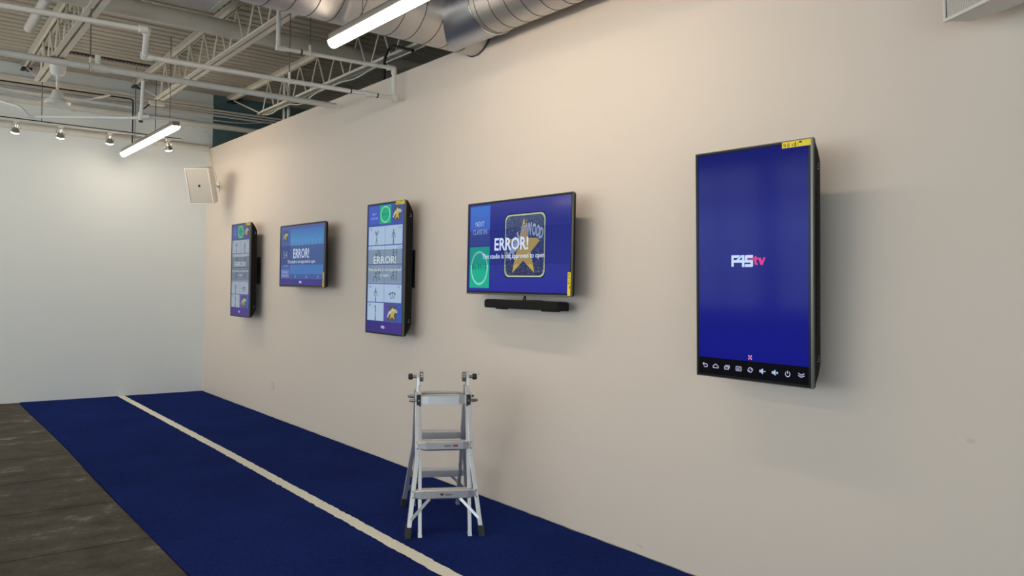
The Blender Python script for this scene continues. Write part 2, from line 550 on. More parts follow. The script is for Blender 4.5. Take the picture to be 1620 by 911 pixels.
# ------------------------------------------------------------------ flat graphics of the displays
class Face:
    """drawing surface of one display, in its own plane: u to the right and v downwards, both 0..1"""
    def __init__(self, screen, w, h, M=None):
        self.s, self.w, self.h = screen, w, h
        self.n = 0
        self.M = M
    def p(self, u, v, k):
        q = Vector(((u - 0.5) * self.w, -0.0012 - 0.0004 * k, (0.5 - v) * self.h))
        return q
    def add(self, name, polys, m, k, label=None):
        mb = MB()
        for P in polys:
            mb.poly([self.p(a, b, k) for a, b in P])
        o = mb.build(name, m, self.s, fix=False)
        # make every face look out of the screen (towards -y)
        bm = bmesh.new(); bm.from_mesh(o.data)
        for f in bm.faces:
            f.normal_update()
            if f.normal.y > 0: f.normal_flip()
        bm.to_mesh(o.data); bm.free()
        if label: o['label'] = label
        return o
    def rect(self, name, u0, v0, u1, v1, m, k, label=None):
        return self.add(name, [[(u0, v0), (u1, v0), (u1, v1), (u0, v1)]], m, k, label)
    def ring(self, name, u, v, ru, rv, t, m, k, a0=0, a1=360, seg=40):
        P = []
        for i in range(seg):
            a, b = R(a0 + (a1 - a0) * i / seg), R(a0 + (a1 - a0) * (i + 1) / seg)
            q = lambda an, s: (u + (ru * s) * math.cos(an), v - (rv * s) * math.sin(an))
            P.append([q(a, 1), q(b, 1), q(b, 1 - t), q(a, 1 - t)])
        return self.add(name, P, m, k)
    def stroke(self, pts, t):
        """polyline pts in metres (x right, z up) -> quads in u,v"""
        out = []
        for (x0, z0), (x1, z1) in zip(pts, pts[1:]):
            d = Vector((x1 - x0, z1 - z0))
            if d.length == 0: continue
            nrm = Vector((-d.y, d.x)).normalized() * t / 2
            e = d.normalized() * t * 0.25
            q = [(x0 - e.x + nrm.x, z0 - e.y + nrm.y), (x1 + e.x + nrm.x, z1 + e.y + nrm.y), (x1 + e.x - nrm.x, z1 + e.y - nrm.y), (x0 - e.x - nrm.x, z0 - e.y - nrm.y)]
            out.append([(a / self.w + 0.5, 0.5 - b / self.h) for a, b in q])
        return out
    def strokes(self, name, lines, t, m, k, cu=0.5, cv=0.5, s=1.0):
        cx, cz = (cu - 0.5) * self.w, (0.5 - cv) * self.h
        P = []
        for ln in lines:
            P += self.stroke([(cx + a * s, cz + b * s) for a, b in ln], t)
        return self.add(name, P, m, k)
    def text(self, name, body, u, v, height, m, k, sx=0.8, bold=0.0, width=None, rot=0.0):
        """body centred at (u, v); height = cap height in metres; width in metres overrides sx"""
        cu = bpy.data.curves.new('lettering', 'FONT')
        cu.body = body
        cu.align_x, cu.align_y = 'CENTER', 'CENTER'
        cu.size = 1.0
        cu.offset = bold
        cu.resolution_u = 2
        to = bpy.data.objects.new('lettering', cu)
        COL.objects.link(to)
        bpy.context.view_layer.update()
        me = bpy.data.meshes.new_from_object(to.evaluated_get(bpy.context.evaluated_depsgraph_get()))
        bpy.data.objects.remove(to)
        xs = [q.co.x for q in me.vertices]; zs = [q.co.y for q in me.vertices]
        cxm, czm = (min(xs) + max(xs)) / 2, 0.0
        czm = (min(zs) + max(zs)) / 2
        sz = height / 0.72
        s_x = sz * sx if width is None else width / (max(xs) - min(xs))
        c, s_ = math.cos(R(rot)), math.sin(R(rot))
        ox, oz = (u - 0.5) * self.w, (0.5 - v) * self.h
        for q in me.vertices:
            a, b = (q.co.x - cxm) * s_x, (q.co.y - czm) * sz
            q.co = (ox + a * c - b * s_, -0.0012 - 0.0004 * k, oz + a * s_ + b * c)
        me.name = name
        me.materials.clear()
        me.materials.append(m)
        o = bpy.data.objects.new(name, me)
        COL.objects.link(o)
        o.parent = self.s
        return o

def logo_f45(face, u, v, h, white, pink, k, tv=True):
    """white block monogram with its run-together strokes, then the pink tv"""
    W = h * 2.15
    t = h * 0.245
    x0 = -W / 2 - (0.55 * h if tv else 0)
    cx, cz = (u - 0.5) * face.w, (0.5 - v) * face.h
    def Q(p): return [((cx + x0 + a * h) / face.w + 0.5, 0.5 - (cz + (b - 0.5) * h) / face.h) for a, b in p]
    P = [
        Q([(0, 0.03), (0.24, 0.03), (0.24, 1.0), (0, 1.0)]),                                   # F stem
        Q([(0.24, 0.78), (0.70, 0.78), (0.90, 1.0), (0.24, 1.0)]),                             # F top arm
        Q([(0.24, 0.36), (1.06, 0.36), (1.06, 0.60), (0.24, 0.60)]),                           # F middle arm into 4 bar
        Q([(0.50, 0.60), (0.78, 0.60), (1.06, 0.86), (1.06, 1.0), (1.0, 1.0)]),                # 4 diagonal
        Q([(1.06, 0.0), (1.30, 0.0), (1.30, 1.0), (1.06, 1.0)]),                               # 4 stem
        Q([(1.30, 0.36), (1.42, 0.36), (1.42, 0.56), (1.30, 0.56)]),
        Q([(1.36, 0.76), (2.15, 0.76), (2.15, 1.0), (1.44, 1.0), (1.36, 0.92)]),               # 5 top
        Q([(1.36, 0.56), (1.60, 0.56), (1.60, 0.76), (1.36, 0.76)]),
        Q([(1.36, 0.36), (2.15, 0.36), (2.15, 0.58), (1.36, 0.58)]),
        Q([(1.92, 0.2), (2.15, 0.2), (2.15, 0.36), (1.92, 0.36)]),
        Q([(1.36, 0.0), (2.08, 0.0), (2.15, 0.07), (2.15, 0.24), (1.36, 0.24)]),
    ]
    face.add('monogram_lettering', P, white, k)
    if tv:
        T = [
            Q([(1.62, 0.62), (2.30, 0.62), (2.30, 0.72), (1.62, 0.72)]),
            Q([(2.28, 0.86), (2.50, 0.92), (2.50, 0.30), (2.28, 0.32)]),
            Q([(2.28, 0.32), (2.50, 0.34), (2.58, 0.32), (2.62, 0.16), (2.44, 0.16), (2.33, 0.22)]),
            Q([(2.14, 0.58), (2.64, 0.60), (2.64, 0.76), (2.14, 0.74)]),
            Q([(2.64, 0.76), (2.90, 0.76), (3.08, 0.34), (2.96, 0.16), (2.86, 0.16)]),
            Q([(2.96, 0.16), (3.10, 0.16), (3.36, 0.78), (3.14, 0.78), (2.98, 0.34)]),
        ]
        face.add('pink_lettering', T, pink, k + 0.3)

FIG = {   # small stick bodies of the exercise tiles, metres at scale 1 (about 0.1 tall)
    'overhead': [[(-.018, .045), (-.02, .03), (-.008, .02), (0, .022)], [(.018, .045), (.02, .03), (.008, .02), (0, .022)], [(0, .022), (0, -.01)], [(0, -.01), (-.008, -.03), (-.009, -.05)], [(0, -.01), (.008, -.03), (.009, -.05)]],
    'stand': [[(0, .03), (-.018, .012), (-.02, -.01)], [(0, .03), (.018, .012), (.02, -.01)], [(0, .03), (0, -.01)], [(0, -.01), (-.006, -.05)], [(0, -.01), (.006, -.05)]],
    'tall': [[(0, .052), (0, .03)], [(0, .03), (-.01, .05)], [(0, .03), (.01, .012)], [(0, .03), (0, -.008)], [(0, -.008), (-.004, -.05)], [(0, -.008), (.005, -.05)]],
    'plank': [[(-.04, .0), (-.03, .01), (0, .016), (.03, .012), (.038, .0)], [(-.025, .01), (-.022, -.02), (-.012, -.022)], [(.026, .01), (.024, -.018)], [(.0, .01), (.006, -.016), (.014, -.02)]],
    'lunge': [[(.02, .03), (.004, .01), (-.008, -.008)], [(.004, .01), (-.016, .02)], [(-.008, -.008), (.014, -.014), (.012, -.04)], [(-.008, -.008), (-.03, -.014), (-.034, -.038)]],
    'squat': [[(0, .03), (-.004, .004)], [(0, .026), (.018, .02)], [(-.004, .004), (.014, .0), (.008, -.028)], [(-.004, .004), (-.016, -.008), (-.01, -.03)]],
}
HEAD = {'overhead': (0, .032), 'stand': (0, .04), 'tall': (0, .036), 'plank': (-.046, .004), 'lunge': (.024, .04), 'squat': (.002, .04)}

def figure(face, kind, u, v, s, m, k):
    cx, cz = (u - 0.5) * face.w, (0.5 - v) * face.h
    P = []
    for j, ln in enumerate(FIG[kind]):
        P += face.stroke([(cx + a * s, cz + b * s) for a, b in ln], 0.0065 * s if j else 0.007 * s)
    hx, hz = HEAD[kind]
    P.append([((cx + hx * s + 0.006 * s * math.cos(a)) / face.w + 0.5, 0.5 - (cz + hz * s + 0.007 * s * math.sin(a)) / face.h) for a in [i * math.pi / 5 for i in range(10)]])
    face.add('exercise_figure', P, m, k)

def star_poly(face, u, v, hh, wx, inner=0.40, rot=0):
    P = []
    for i in range(10):
        r = 1 if i % 2 == 0 else inner
        a = R(90 + 36 * i + rot)
        P.append((u + wx * r * math.cos(a), v - hh * r * math.sin(a)))
    # triangulate from the centre so the concave outline fills correctly
    return [[(u, v), P[i], P[(i + 1) % 10]] for i in range(10)]

def star_card(face, u, v, su, sv, k, gain=1.0, full=False):
    """badge: rounded dark card, gold star, grey arched lettering.  su, sv = half sizes in u, v"""
    dark, gold = lcd((44, 56, 92), gain), lcd((182, 158, 70), gain)
    asp = face.w / face.h
    if full:
        def card(f, m, kk, nm):
            r = 0.055
            P = round_rect(u - su * f, 0, u + su * f, 1, 0.01)
            W_, H_ = su * f * face.w, sv * f * face.h
            Q = round_rect(-W_, -H_, W_, H_, 0.045)
            return face.add(nm, [[(u + a / face.w, v - b / face.h) for a, b in Q]], m, kk)
        card(1.03, lcd((20, 20, 60), gain), k - 0.3, 'badge_shadow')
        card(1.0, lcd((178, 190, 150), gain), k, 'badge_border')
        mm = lcd_speckle()
        card(0.955, mm, k + 0.4, 'badge_night_sky')
    else:
        face.rect('badge', u - su, v - sv, u + su, v + sv, lcd((70, 78, 80), gain), k)
    face.add('gold_star', star_poly(face, u - 0.04 * su, v + 0.087 * sv, sv * 0.967, su * 0.94, 0.41), gold, k + 0.8)
    word = 'HOLLYWOOD'
    g = lcd((150, 166, 196) if full else (196, 204, 196), gain)
    d = lcd((40, 46, 84) if full else (90, 96, 90), gain)
    n = len(word)
    if full:
        # letters march up an arc and level off to the right
        pts = [(-.72, .24), (-.54, .05), (-.38, -.12), (-.24, -.29), (-.05, -.43), (.22, -.50), (.47, -.48), (.65, -.43), (.82, -.36)]
        wd = [.062, .056, .046, .046, .046, .066, .042, .042, .042]
        hs = [.115, .115, .115, .115, .12, .13, .125, .12, .115]
        rots = [50, 46, 38, 24, 10, 2, -4, -8, -12]
        for i, ch in enumerate(word):
            a, b = pts[i]
            hh = hs[i] * 0.62
            face.text('arched_letter', ch, u + a * su, v + b * sv, hh * 1.12, d, k + 1.2, width=wd[i] * 1.12, bold=0.08, rot=rots[i])
            face.text('arched_letter', ch, u + a * su, v + b * sv, hh, g, k + 1.6, width=wd[i], bold=0.055, rot=rots[i])
    else:
        pts = [(-1.0, .38), (-.84, .12), (-.62, -.10), (-.38, -.26), (-.12, -.36), (.16, -.40), (.46, -.40), (.74, -.34), (.98, -.22)]
        cell = sv * face.h
        for i, ch in enumerate(word):
            a, b = pts[i]
            face.text('arched_letter', ch, u + a * su, v + b * sv, cell * 0.34, g, k + 1.6, width=su * face.w * 0.36, bold=0.05, rot=[60, 50, 40, 28, 14, 2, -8, -18, -28][i])

def lcd_speckle():
    if 'display_night' in MATS: return MATS['display_night']
    m = lcd_gradient('display_night', [(0.0, (38, 46, 84)), (0.5, (46, 58, 100)), (1.0, (66, 80, 116))], 'Z', -0.2, 0.24)
    nt = m.node_tree
    b = nt.nodes['Principled BSDF']
    src = b.inputs['Emission Color'].links[0].from_socket
    tc = nt.nodes.new('ShaderNodeTexCoord')
    n = nt.nodes.new('ShaderNodeTexNoise'); n.inputs['Scale'].default_value = 190; n.inputs['Detail'].default_value = 1
    nt.links.new(tc.outputs['Object'], n.inputs['Vector'])
    mr = nt.nodes.new('ShaderNodeMapRange')
    mr.inputs['From Min'].default_value = 0.66; mr.inputs['From Max'].default_value = 0.74
    nt.links.new(n.outputs['Fac'], mr.inputs[0])
    mx = nt.nodes.new('ShaderNodeMix'); mx.data_type = 'RGBA'
    nt.links.new(mr.outputs[0], mx.inputs['Factor']); nt.links.new(src, mx.inputs['A'])
    mx.inputs['B'].default_value = (*lin((190, 200, 216)), 1)
    nt.links.new(mx.outputs['Result'], b.inputs['Emission Color'])
    return m

# ------------------------------------------------------------------ televisions
M_bezel = mat('tv_bezel', (30, 32, 32), 0.28, metal=0.6)
M_trim = mat('tv_edge_trim', (112, 112, 106), 0.3, metal=0.8)
M_label = mat('yellow_label', (255, 226, 20), 0.4)
M_ink = mat('label_ink', (60, 50, 20), 0.6)
M_mark = mat('port_print', (150, 152, 150), 0.6)
TW, TH = 1.13, 0.652

def television(label, y, z, portrait, x=3.33, tilt=0.0, size=1.0):
    root = thing('television', label, 'television', (x, y, z), (0, 0, 0), 'televisions on the right wall')
    root.matrix_world = Matrix.Translation((x, y, z)) @ Matrix.Rotation(R(-90), 4, 'Z') @ Matrix.Rotation(tilt, 4, 'X') @ Matrix.Scale(size, 4)
    Mr = Matrix.Rotation(R(-90), 4, 'Y') if portrait else Matrix.Identity(4)   # landscape set turned on its side: bottom edge to the right
    if portrait:
        assert abs((Mr @ Vector((1, 0, 0))).z - 1) < 1e-5 or True
        if (Mr @ Vector((1, 0, 0))).z < 0:
            Mr = Matrix.Rotation(R(90), 4, 'Y')
    W, H = TW / 2, TH / 2
    # bezel: slim on three sides, deeper along the lower edge
    mb = MB()
    b, bb, d = 0.011, 0.020, 0.022
    mb.box((-W, -0.003, H - b), (W, d, H), Mr).box((-W, -0.003, -H), (W, d, -H + bb), Mr)
    mb.box((-W, -0.003, -H + bb), (-W + b, d, H - b), Mr).box((W - b, -0.003, -H + bb), (W, d, H - b), Mr)
    bz = mb.build('bezel', M_bezel, root, bevel=0.0015)
    mb = MB()
    t = 0.0035
    mb.box((-W - t, -0.004, -H - t), (W + t, 0.008, -H), Mr).box((-W - t, -0.004, H), (W + t, 0.008, H + t), Mr)
    mb.box((W, -0.004, -H), (W + t, 0.008, H), Mr).box((-W - t, -0.004, -H), (-W, 0.008, H), Mr)
    mb.box((-W, -0.0045, -H), (W, -0.003, -H + 0.007), Mr)
    mb.build('edge_trim', M_trim, bz)
    # thin upper back and the thicker electronics housing over the lower part
    mb = MB()
    mb.box((-W + 0.004, 0.022, -H + 0.004), (W - 0.004, 0.032, H - 0.004), Mr)
    zt = 0.12
    o1 = [(-W + 0.008, -H + 0.006), (W - 0.008, -H + 0.006), (W - 0.008, zt), (-W + 0.008, zt)]
    o2 = [(-W + 0.10, -H + 0.012), (W - 0.10, -H + 0.012), (W - 0.13, zt - 0.05), (-W + 0.13, zt - 0.05)]
    o3 = [(-W + 0.05, -H + 0.008), (W - 0.05, -H + 0.008), (W - 0.06, zt - 0.02), (-W + 0.06, zt - 0.02)]
    rings = [[(p[0], 0.032, p[1]) for p in o1], [(p[0], 0.060, p[1]) for p in o3], [(p[0], 0.085, p[1]) for p in o2]]
    vs = [Mr @ Vector(p) for r_ in rings for p in r_]
    fs = [(3, 2, 1, 0), (8, 9, 10, 11)]
    for j in range(2):
        for i in range(4):
            fs.append((j * 4 + i, j * 4 + (i + 1) % 4, (j + 1) * 4 + (i + 1) % 4, (j + 1) * 4 + i))
    mb.add(vs, fs)
    hs = mb.build('back_housing', M_black, root, bevel=0.004)
    # vent slots and printed marks on the lower side of the housing
    mb = MB()
    for i in range(22):
        xx = -0.33 + i * 0.03
        mb.box((xx, 0.042, -H + 0.0035), (xx + 0.018, 0.046, -H + 0.009), Mr)
    mb.build('vent_slots', M_dark, hs)
    for xx in (-W + 0.115, W - 0.135):
        mb = MB()
        for j in range(3):
            mb.box((xx + j * 0.011, 0.050 + 0.003 * j, -H + 0.0065), (xx + j * 0.011 + 0.004, 0.064, -H + 0.0085), Mr)
        mb.build('port_marking', M_mark, hs)
    # wall bracket
    gap = (3.5 - x) / size
    mb = MB()
    mb.box((-0.22, gap - 0.012, -0.16), (0.22, gap - 0.001, 0.16))
    for sx in (-0.15, 0.15):
        mb.box((sx - 0.018, 0.085, -0.20), (sx + 0.018, 0.105, 0.20))
    for sx in (-0.15, 0.15):
        mb.box((sx - 0.012, 0.10, -0.06), (sx + 0.012, gap - 0.01, 0.06))
    mb.build('wall_bracket', M_dark, root)
    # energy label, folded round the lower right corner of the set
    mb = MB()
    mb.box((W - 0.030, -0.0052, -H + 0.006), (W - 0.002, -0.0045, -H + 0.152), Mr)
    lb = mb.build('energy_label', M_label, root)
    mb = MB()
    for (z0, hgt, x0, wd) in ((0.140, 0.003, 0.026, 0.02), (0.133, 0.004, 0.024, 0.014), (0.122, 0.002, 0.026, 0.018), (0.117, 0.002, 0.026, 0.02), (0.111, 0.002, 0.024, 0.016), (0.098, 0.003, 0.024, 0.012), (0.088, 0.002, 0.026, 0.018), (0.080, 0.005, 0.026, 0.02), (0.070, 0.002, 0.022, 0.012), (0.05, 0.014, 0.012, 0.008)):
        mb.box((W - x0 - 0.002, -0.0056, -H + z0), (W - x0 - 0.002 + wd, -0.0052, -H + z0 + hgt), Mr)
    mb.build('label_print', M_ink, lb)
    # active picture area
    if portrait:
        x0, x1, z0, z1 = -H + b, H - bb, -W + b, W - b
    else:
        x0, x1, z0, z1 = -W + b, W - b, -H + bb, H - b
    cx, cz = (x0 + x1) / 2, (z0 + z1) / 2
    w_, h_ = x1 - x0, z1 - z0
    mb = MB()
    mb.box((-w_ / 2, 0.0, -h_ / 2), (w_ / 2, 0.006, h_ / 2))
    return root, mb, (cx, cz, w_, h_)

def finish_screen(root, mb, geo, m):
    cx, cz, w_, h_ = geo
    s = mb.build('screen', m, root)
    s.location = (cx, 0, cz)
    return Face(s, w_, h_)

WHT = lcd((206, 222, 244))
def class_wall(face, g, tones):
    """portrait picture: header, five rows of exercise tiles, dimmed message band, footer"""
    tile, hdr, ink, green = tones
    face.rect('header_panel', 0.0, 0.0, 1.0, 0.158, lcd(hdr, g), 1)
    face.rect('header_tile', 0.04, 0.012, 0.33, 0.15, lcd(tuple(int(c * 1.12) for c in hdr), g), 2)
    soft = lcd((158, 172, 214), g)
    face.text('header_lettering', 'NEXT', 0.185, 0.070, 0.020, soft, 4, width=0.075)
    face.text('header_lettering', 'CLASS IN', 0.185, 0.103, 0.020, soft, 4, width=0.125)
    face.rect('timer_tile', 0.34, 0.008, 0.66, 0.152, lcd(green, g), 3)
    face.ring('timer_ring', 0.50, 0.080, 0.135, 0.064, 0.12, lcd((150, 214, 190), g), 4)
    face.text('timer_digits', '86:49:13', 0.50, 0.080, 0.014, lcd((14, 112, 92), g), 5, width=0.11)
    star_card(face, 0.83, 0.080, 0.095, 0.055, 4, g)
    rows = [0.165, 0.318, 0.468, 0.618, 0.765, 0.912]
    T = lcd(tile, g)
    lay = [(('10', 'overhead'), ('11', 'stand')), (('12', 'lunge'), ('13', 'squat')), (('14', 'lunge'), ('15', 'squat')), (('16', 'stand'), ('17', 'plank')), (('18', 'tall'), None)]
    fig = lcd(ink, g)
    for i in range(5):
        a, b = rows[i] + 0.004, rows[i + 1] - 0.003
        for j in range(2):
            if lay[i][j] is None: continue
            u0 = 0.025 + j * 0.478
            face.rect('exercise_tile', u0, a, u0 + 0.472, b, T, 2)
            num, fg = lay[i][j]
            face.text('tile_number', num, u0 + (0.07 if j == 0 else 0.40), a + 0.020, 0.022, fig, 4, width=0.036)
            figure(face, fg, u0 + 0.236, (a + b) / 2 + 0.012, 1.3, fig, 4)
            if i in (1, 2):
                figure(face, 'tall' if j else 'stand', u0 + 0.33, (a + b) / 2 + 0.004, 0.95, fig, 4)
    face.rect('badge_tile', 0.503, rows[4] + 0.004, 0.985, rows[5] - 0.001, lcd_gradient('display_violet_%d' % int(g * 100), [(0, (84, 72, 148)), (0.5, (70, 76, 156)), (1, (44, 84, 170))], 'X', 0.0, 0.31), 2)
    star_card(face, 0.745, 0.842, 0.115, 0.058, 4, g)
    face.rect('footer_panel', 0.0, 0.914, 1.0, 1.0, lcd_gradient('display_footer_%d' % int(g * 100), [(0, (46, 42, 112)), (1, (64, 46, 126))], 'X', -0.31, 0.31), 3)
    logo_f45(face, 0.50, 0.957, 0.024, lcd((196, 196, 226), g), lcd((150, 70, 150), g), 5, tv=True)
    face.rect('message_band', 0.0, 0.352, 1.0, 0.612, veil('message_veil', (70, 84, 98), 0.52), 7)
    mw = lcd((190, 200, 206), g)
    face.text('message_headline', 'ERROR!', 0.51, 0.433, 0.062, mw, 9, width=0.40, bold=0.02)
    face.text('message_text', 'This studio is not approved', 0.50, 0.512, 0.026, mw, 9, width=0.575, bold=0.012)
    face.text('message_text', 'to open', 0.50, 0.557, 0.026, mw, 9, width=0.16, bold=0.012)

# --- far portrait set
r_, mb, geo = television('portrait television showing grey exercise tiles, farthest along the right wall', 9.61, 1.7045, True)
face = finish_screen(r_, mb, geo, lcd((66, 70, 112)))
class_wall(face, 0.74, ((164, 176, 192), (70, 80, 150), (70, 82, 96), (38, 150, 116)))

# --- far landscape set
r_, mb, geo = television('landscape television with light blue picture and ERROR message, between two portrait televisions', 7.794, 1.849, False)
face = finish_screen(r_, mb, geo, lcd_gradient('display_schedule', [(0, (62, 60, 128)), (0.1, (58, 62, 120)), (1, (76, 88, 144))], 'Z', -0.31, 0.31))
LB = lcd_gradient('display_lightblue', [(0, (62, 108, 170)), (0.45, (66, 112, 172)), (0.8, (70, 128, 182)), (1, (60, 108, 168))], 'Z', -0.25, 0.27)
face.rect('schedule_panel', 0.235, 0.055, 0.985, 0.825, LB, 1)
face.rect('side_column', 0.02, 0.055, 0.225, 0.725, lcd((62, 86, 150)), 1)
face.rect('side_tile', 0.02, 0.735, 0.225, 0.885, lcd((92, 110, 164)), 2)
face.rect('lower_strip', 0.235, 0.83, 0.985, 0.90, lcd((58, 84, 146)), 1)
face.rect('footer_panel', 0.0, 0.905, 1.0, 1.0, lcd((60, 50, 124)), 2)
star_card(face, 0.125, 0.165, 0.045, 0.085, 3, 0.8)
pale = lcd((138, 156, 196))
face.text('side_caption', 'SESSION', 0.125, 0.345, 0.014, lcd((92, 112, 166)), 4, width=0.10)
face.text('countdown_digits', '54', 0.125, 0.485, 0.078, pale, 4, width=0.105)
face.text('side_caption', '/ 1:00:00', 0.125, 0.675, 0.026, pale, 4, width=0.14)
for i, row in enumerate((0.785, 0.845)):
    face.strokes('side_dashes', [[(-0.075, 0), (-0.02, 0)], [(0.01, 0), (0.06, 0)]], 0.014, lcd((132, 148, 190)), 4, 0.125, row)
for i in range(9):
    figure(face, 'stand' if i % 2 else 'overhead', 0.30 + i * 0.075, 0.30, 0.75, lcd((104, 142, 190)), 3)
for u in (0.37, 0.625, 0.875):
    face.ring('round_button', u, 0.862, 0.017, 0.026, 0.3, pale, 4)
face.rect('message_band', 0.0, 0.335, 1.0, 0.665, veil('message_veil_blue', (80, 84, 120), 0.66), 6)
mw2 = lcd((184, 194, 216))
face.text('countdown_digits', '54', 0.125, 0.485, 0.078, lcd((118, 130, 166)), 7, width=0.105)
face.text('message_headline', 'ERROR!', 0.50, 0.470, 0.098, mw2, 8, width=0.40, bold=0.02)
face.text('message_text', 'This studio is not approved to open', 0.50, 0.615, 0.036, mw2, 8, width=0.70, bold=0.012)
logo_f45(face, 0.50, 0.952, 0.026, lcd((190, 190, 222)), lcd((130, 70, 140)), 5)

# --- middle portrait set
r_, mb, geo = television('portrait television with numbered exercise tiles and green timer, on the wall behind the ladder', 6.023, 1.704, True)
face = finish_screen(r_, mb, geo, lcd((58, 76, 150)))
class_wall(face, 1.0, ((160, 182, 208), (58, 78, 160), (72, 90, 112), (26, 160, 122)))

# --- landscape set with the big star badge
r_, mb, geo = television('landscape wall television with gold star badge and ERROR message, above the black soundbar', 4.214, 1.84, False)
BG4 = lcd_gradient('display_indigo', [(0, (40, 40, 150)), (0.2, (42, 50, 140)), (0.45, (40, 48, 132)), (0.75, (34, 42, 128)), (1, (58, 62, 140))], 'Z', -0.31, 0.31)
face = finish_screen(r_, mb, geo, BG4)
face.rect('blue_tile', 0.015, 0.02, 0.232, 0.482, lcd_gradient('display_tile_blue', [(0, (58, 70, 140)), (0.35, (60, 78, 148)), (0.4, (58, 96, 186)), (1, (66, 112, 196))], 'Z', 0.01, 0.30), 1)
face.rect('green_tile', 0.015, 0.490, 0.232, 0.965, lcd((24, 168, 138)), 1)
face.ring('timer_ring', 0.123, 0.735, 0.094, 0.197, 0.12, lcd((138, 208, 200)), 3, seg=60)
face.text('timer_digits', '86:49:13', 0.123, 0.720, 0.040, lcd((18, 92, 96)), 4, width=0.175)
cap = lcd((176, 190, 224))
face.text('tile_lettering', 'NEXT', 0.123, 0.225, 0.036, cap, 4, width=0.105)
face.text('tile_lettering', 'CLASS IN', 0.123, 0.318, 0.036, cap, 4, width=0.175)
star_card(face, 0.585, 0.495, 0.193, 0.342, 2, 1.0, full=True)
face.rect('message_band', 0.0, 0.295, 1.0, 0.70, veil('message_veil_indigo', (38, 46, 116), 0.30), 9)
mw4 = lcd((206, 218, 248))
face.text('message_headline', 'ERROR!', 0.458, 0.470, 0.086, mw4, 11, width=0.375, bold=0.022)
face.text('message_text', 'This studio is not approved to open', 0.468, 0.612, 0.034, mw4, 11, width=0.685, bold=0.012)

# --- nearest portrait set
r_, mb, geo = television('portrait television with plain deep blue screen and white and pink logo, nearest the camera', 2.298, 1.70, True, x=3.27, tilt=R(2.3))
BG5 = lcd_gradient('display_deep_blue', [(0, (14, 20, 128)), (0.2, (15, 22, 126)), (0.45, (20, 26, 122)), (0.66, (30, 38, 124)), (0.8, (22, 28, 116)), (1, (15, 21, 104))], 'Z', -0.55, 0.55)
face = finish_screen(r_, mb, geo, BG5)
logo_f45(face, 0.478, 0.485, 0.058, lcd((196, 218, 252)), lcd((214, 66, 140)), 3)
face.rect('navigation_bar', 0.0, 0.925, 1.0, 1.0, lcd((4, 4, 10)), 2)
ic = lcd((178, 180, 206))
T_ = 0.0042
US = [0.062, 0.168, 0.280, 0.390, 0.498, 0.607, 0.717, 0.827, 0.940]
nv = 0.963
face.strokes('back_icon', [[(-.014, .006), (.012, .006), (.015, .0), (.012, -.008), (-.006, -.008)], [(-.006, .013), (-.014, .006), (-.006, .0)]], T_, ic, 4, US[0], nv)
face.strokes('home_icon', [[(-.016, -.008), (-.016, .0), (0, .011), (.016, .0), (.016, -.008), (-.016, -.008)]], T_, ic, 4, US[1], nv)
face.strokes('recents_icon', [[(-.015, -.009), (.008, -.009), (.008, .003), (-.015, .003), (-.015, -.009)], [(-.010, .009), (.015, .009), (.015, -.003)]], T_, ic, 4, US[2], nv)
face.strokes('capture_icon', [[(-.015, -.010), (.015, -.010), (.015, .010), (-.015, .010), (-.015, -.010)], [(-.008, .002), (-.001, .002), (-.001, -.004), (-.008, -.004)], [(.006, .004), (.010, .004)], [(.006, -.003), (.010, -.003)]], T_ * 0.8, ic, 4, US[3], nv)
arc = lambda a0, a1, r=0.011: [(r * math.cos(R(a0 + (a1 - a0) * i / 10)), r * math.sin(R(a0 + (a1 - a0) * i / 10))) for i in range(11)]
face.strokes('rotate_icon', [arc(30, 170), arc(210, 350), [(.015, .001), (.010, .008), (.004, .003)], [(-.015, -.001), (-.010, -.008), (-.004, -.003)]], T_, ic, 4, US[4], nv)
spk = [[(-.014, .004), (-.006, .004), (.002, .011), (.002, -.011), (-.006, -.004), (-.014, -.004), (-.014, .004)], [(-.008, .0), (.0, .0)], [(-.004, .004), (-.004, -.004)], [(.0, .006), (.0, -.006)]]
face.strokes('quieter_icon', spk + [[(.008, .0), (.017, .0)]], T_ * 1.1, lcd((176, 196, 232)), 4, US[5], nv)
face.strokes('louder_icon', spk + [[(.008, .0), (.017, .0)], [(.0125, .0045), (.0125, -.0045)]], T_ * 1.1, lcd((176, 196, 232)), 4, US[6], nv)
face.strokes('power_icon', [arc(125, 415, 0.012), [(0, .015), (0, .002)]], T_, ic, 4, US[7], nv)
face.strokes('chevron_icon', [[(-.015, .010), (0, .002), (.015, .010)], [(-.015, .0), (0, -.008), (.015, .0)]], T_, ic, 4, US[8], nv)
face.strokes('cross_icon', [[(-.008, .008), (.008, -.008)], [(-.008, -.008), (.008, .008)]], 0.006, lcd((226, 200, 216)), 4, 0.497, 0.908)
face.strokes('cross_icon_centre', [[(-.005, .005), (.005, -.005)], [(-.005, -.005), (.005, .005)]], 0.0045, lcd((214, 60, 90)), 5, 0.497, 0.908)

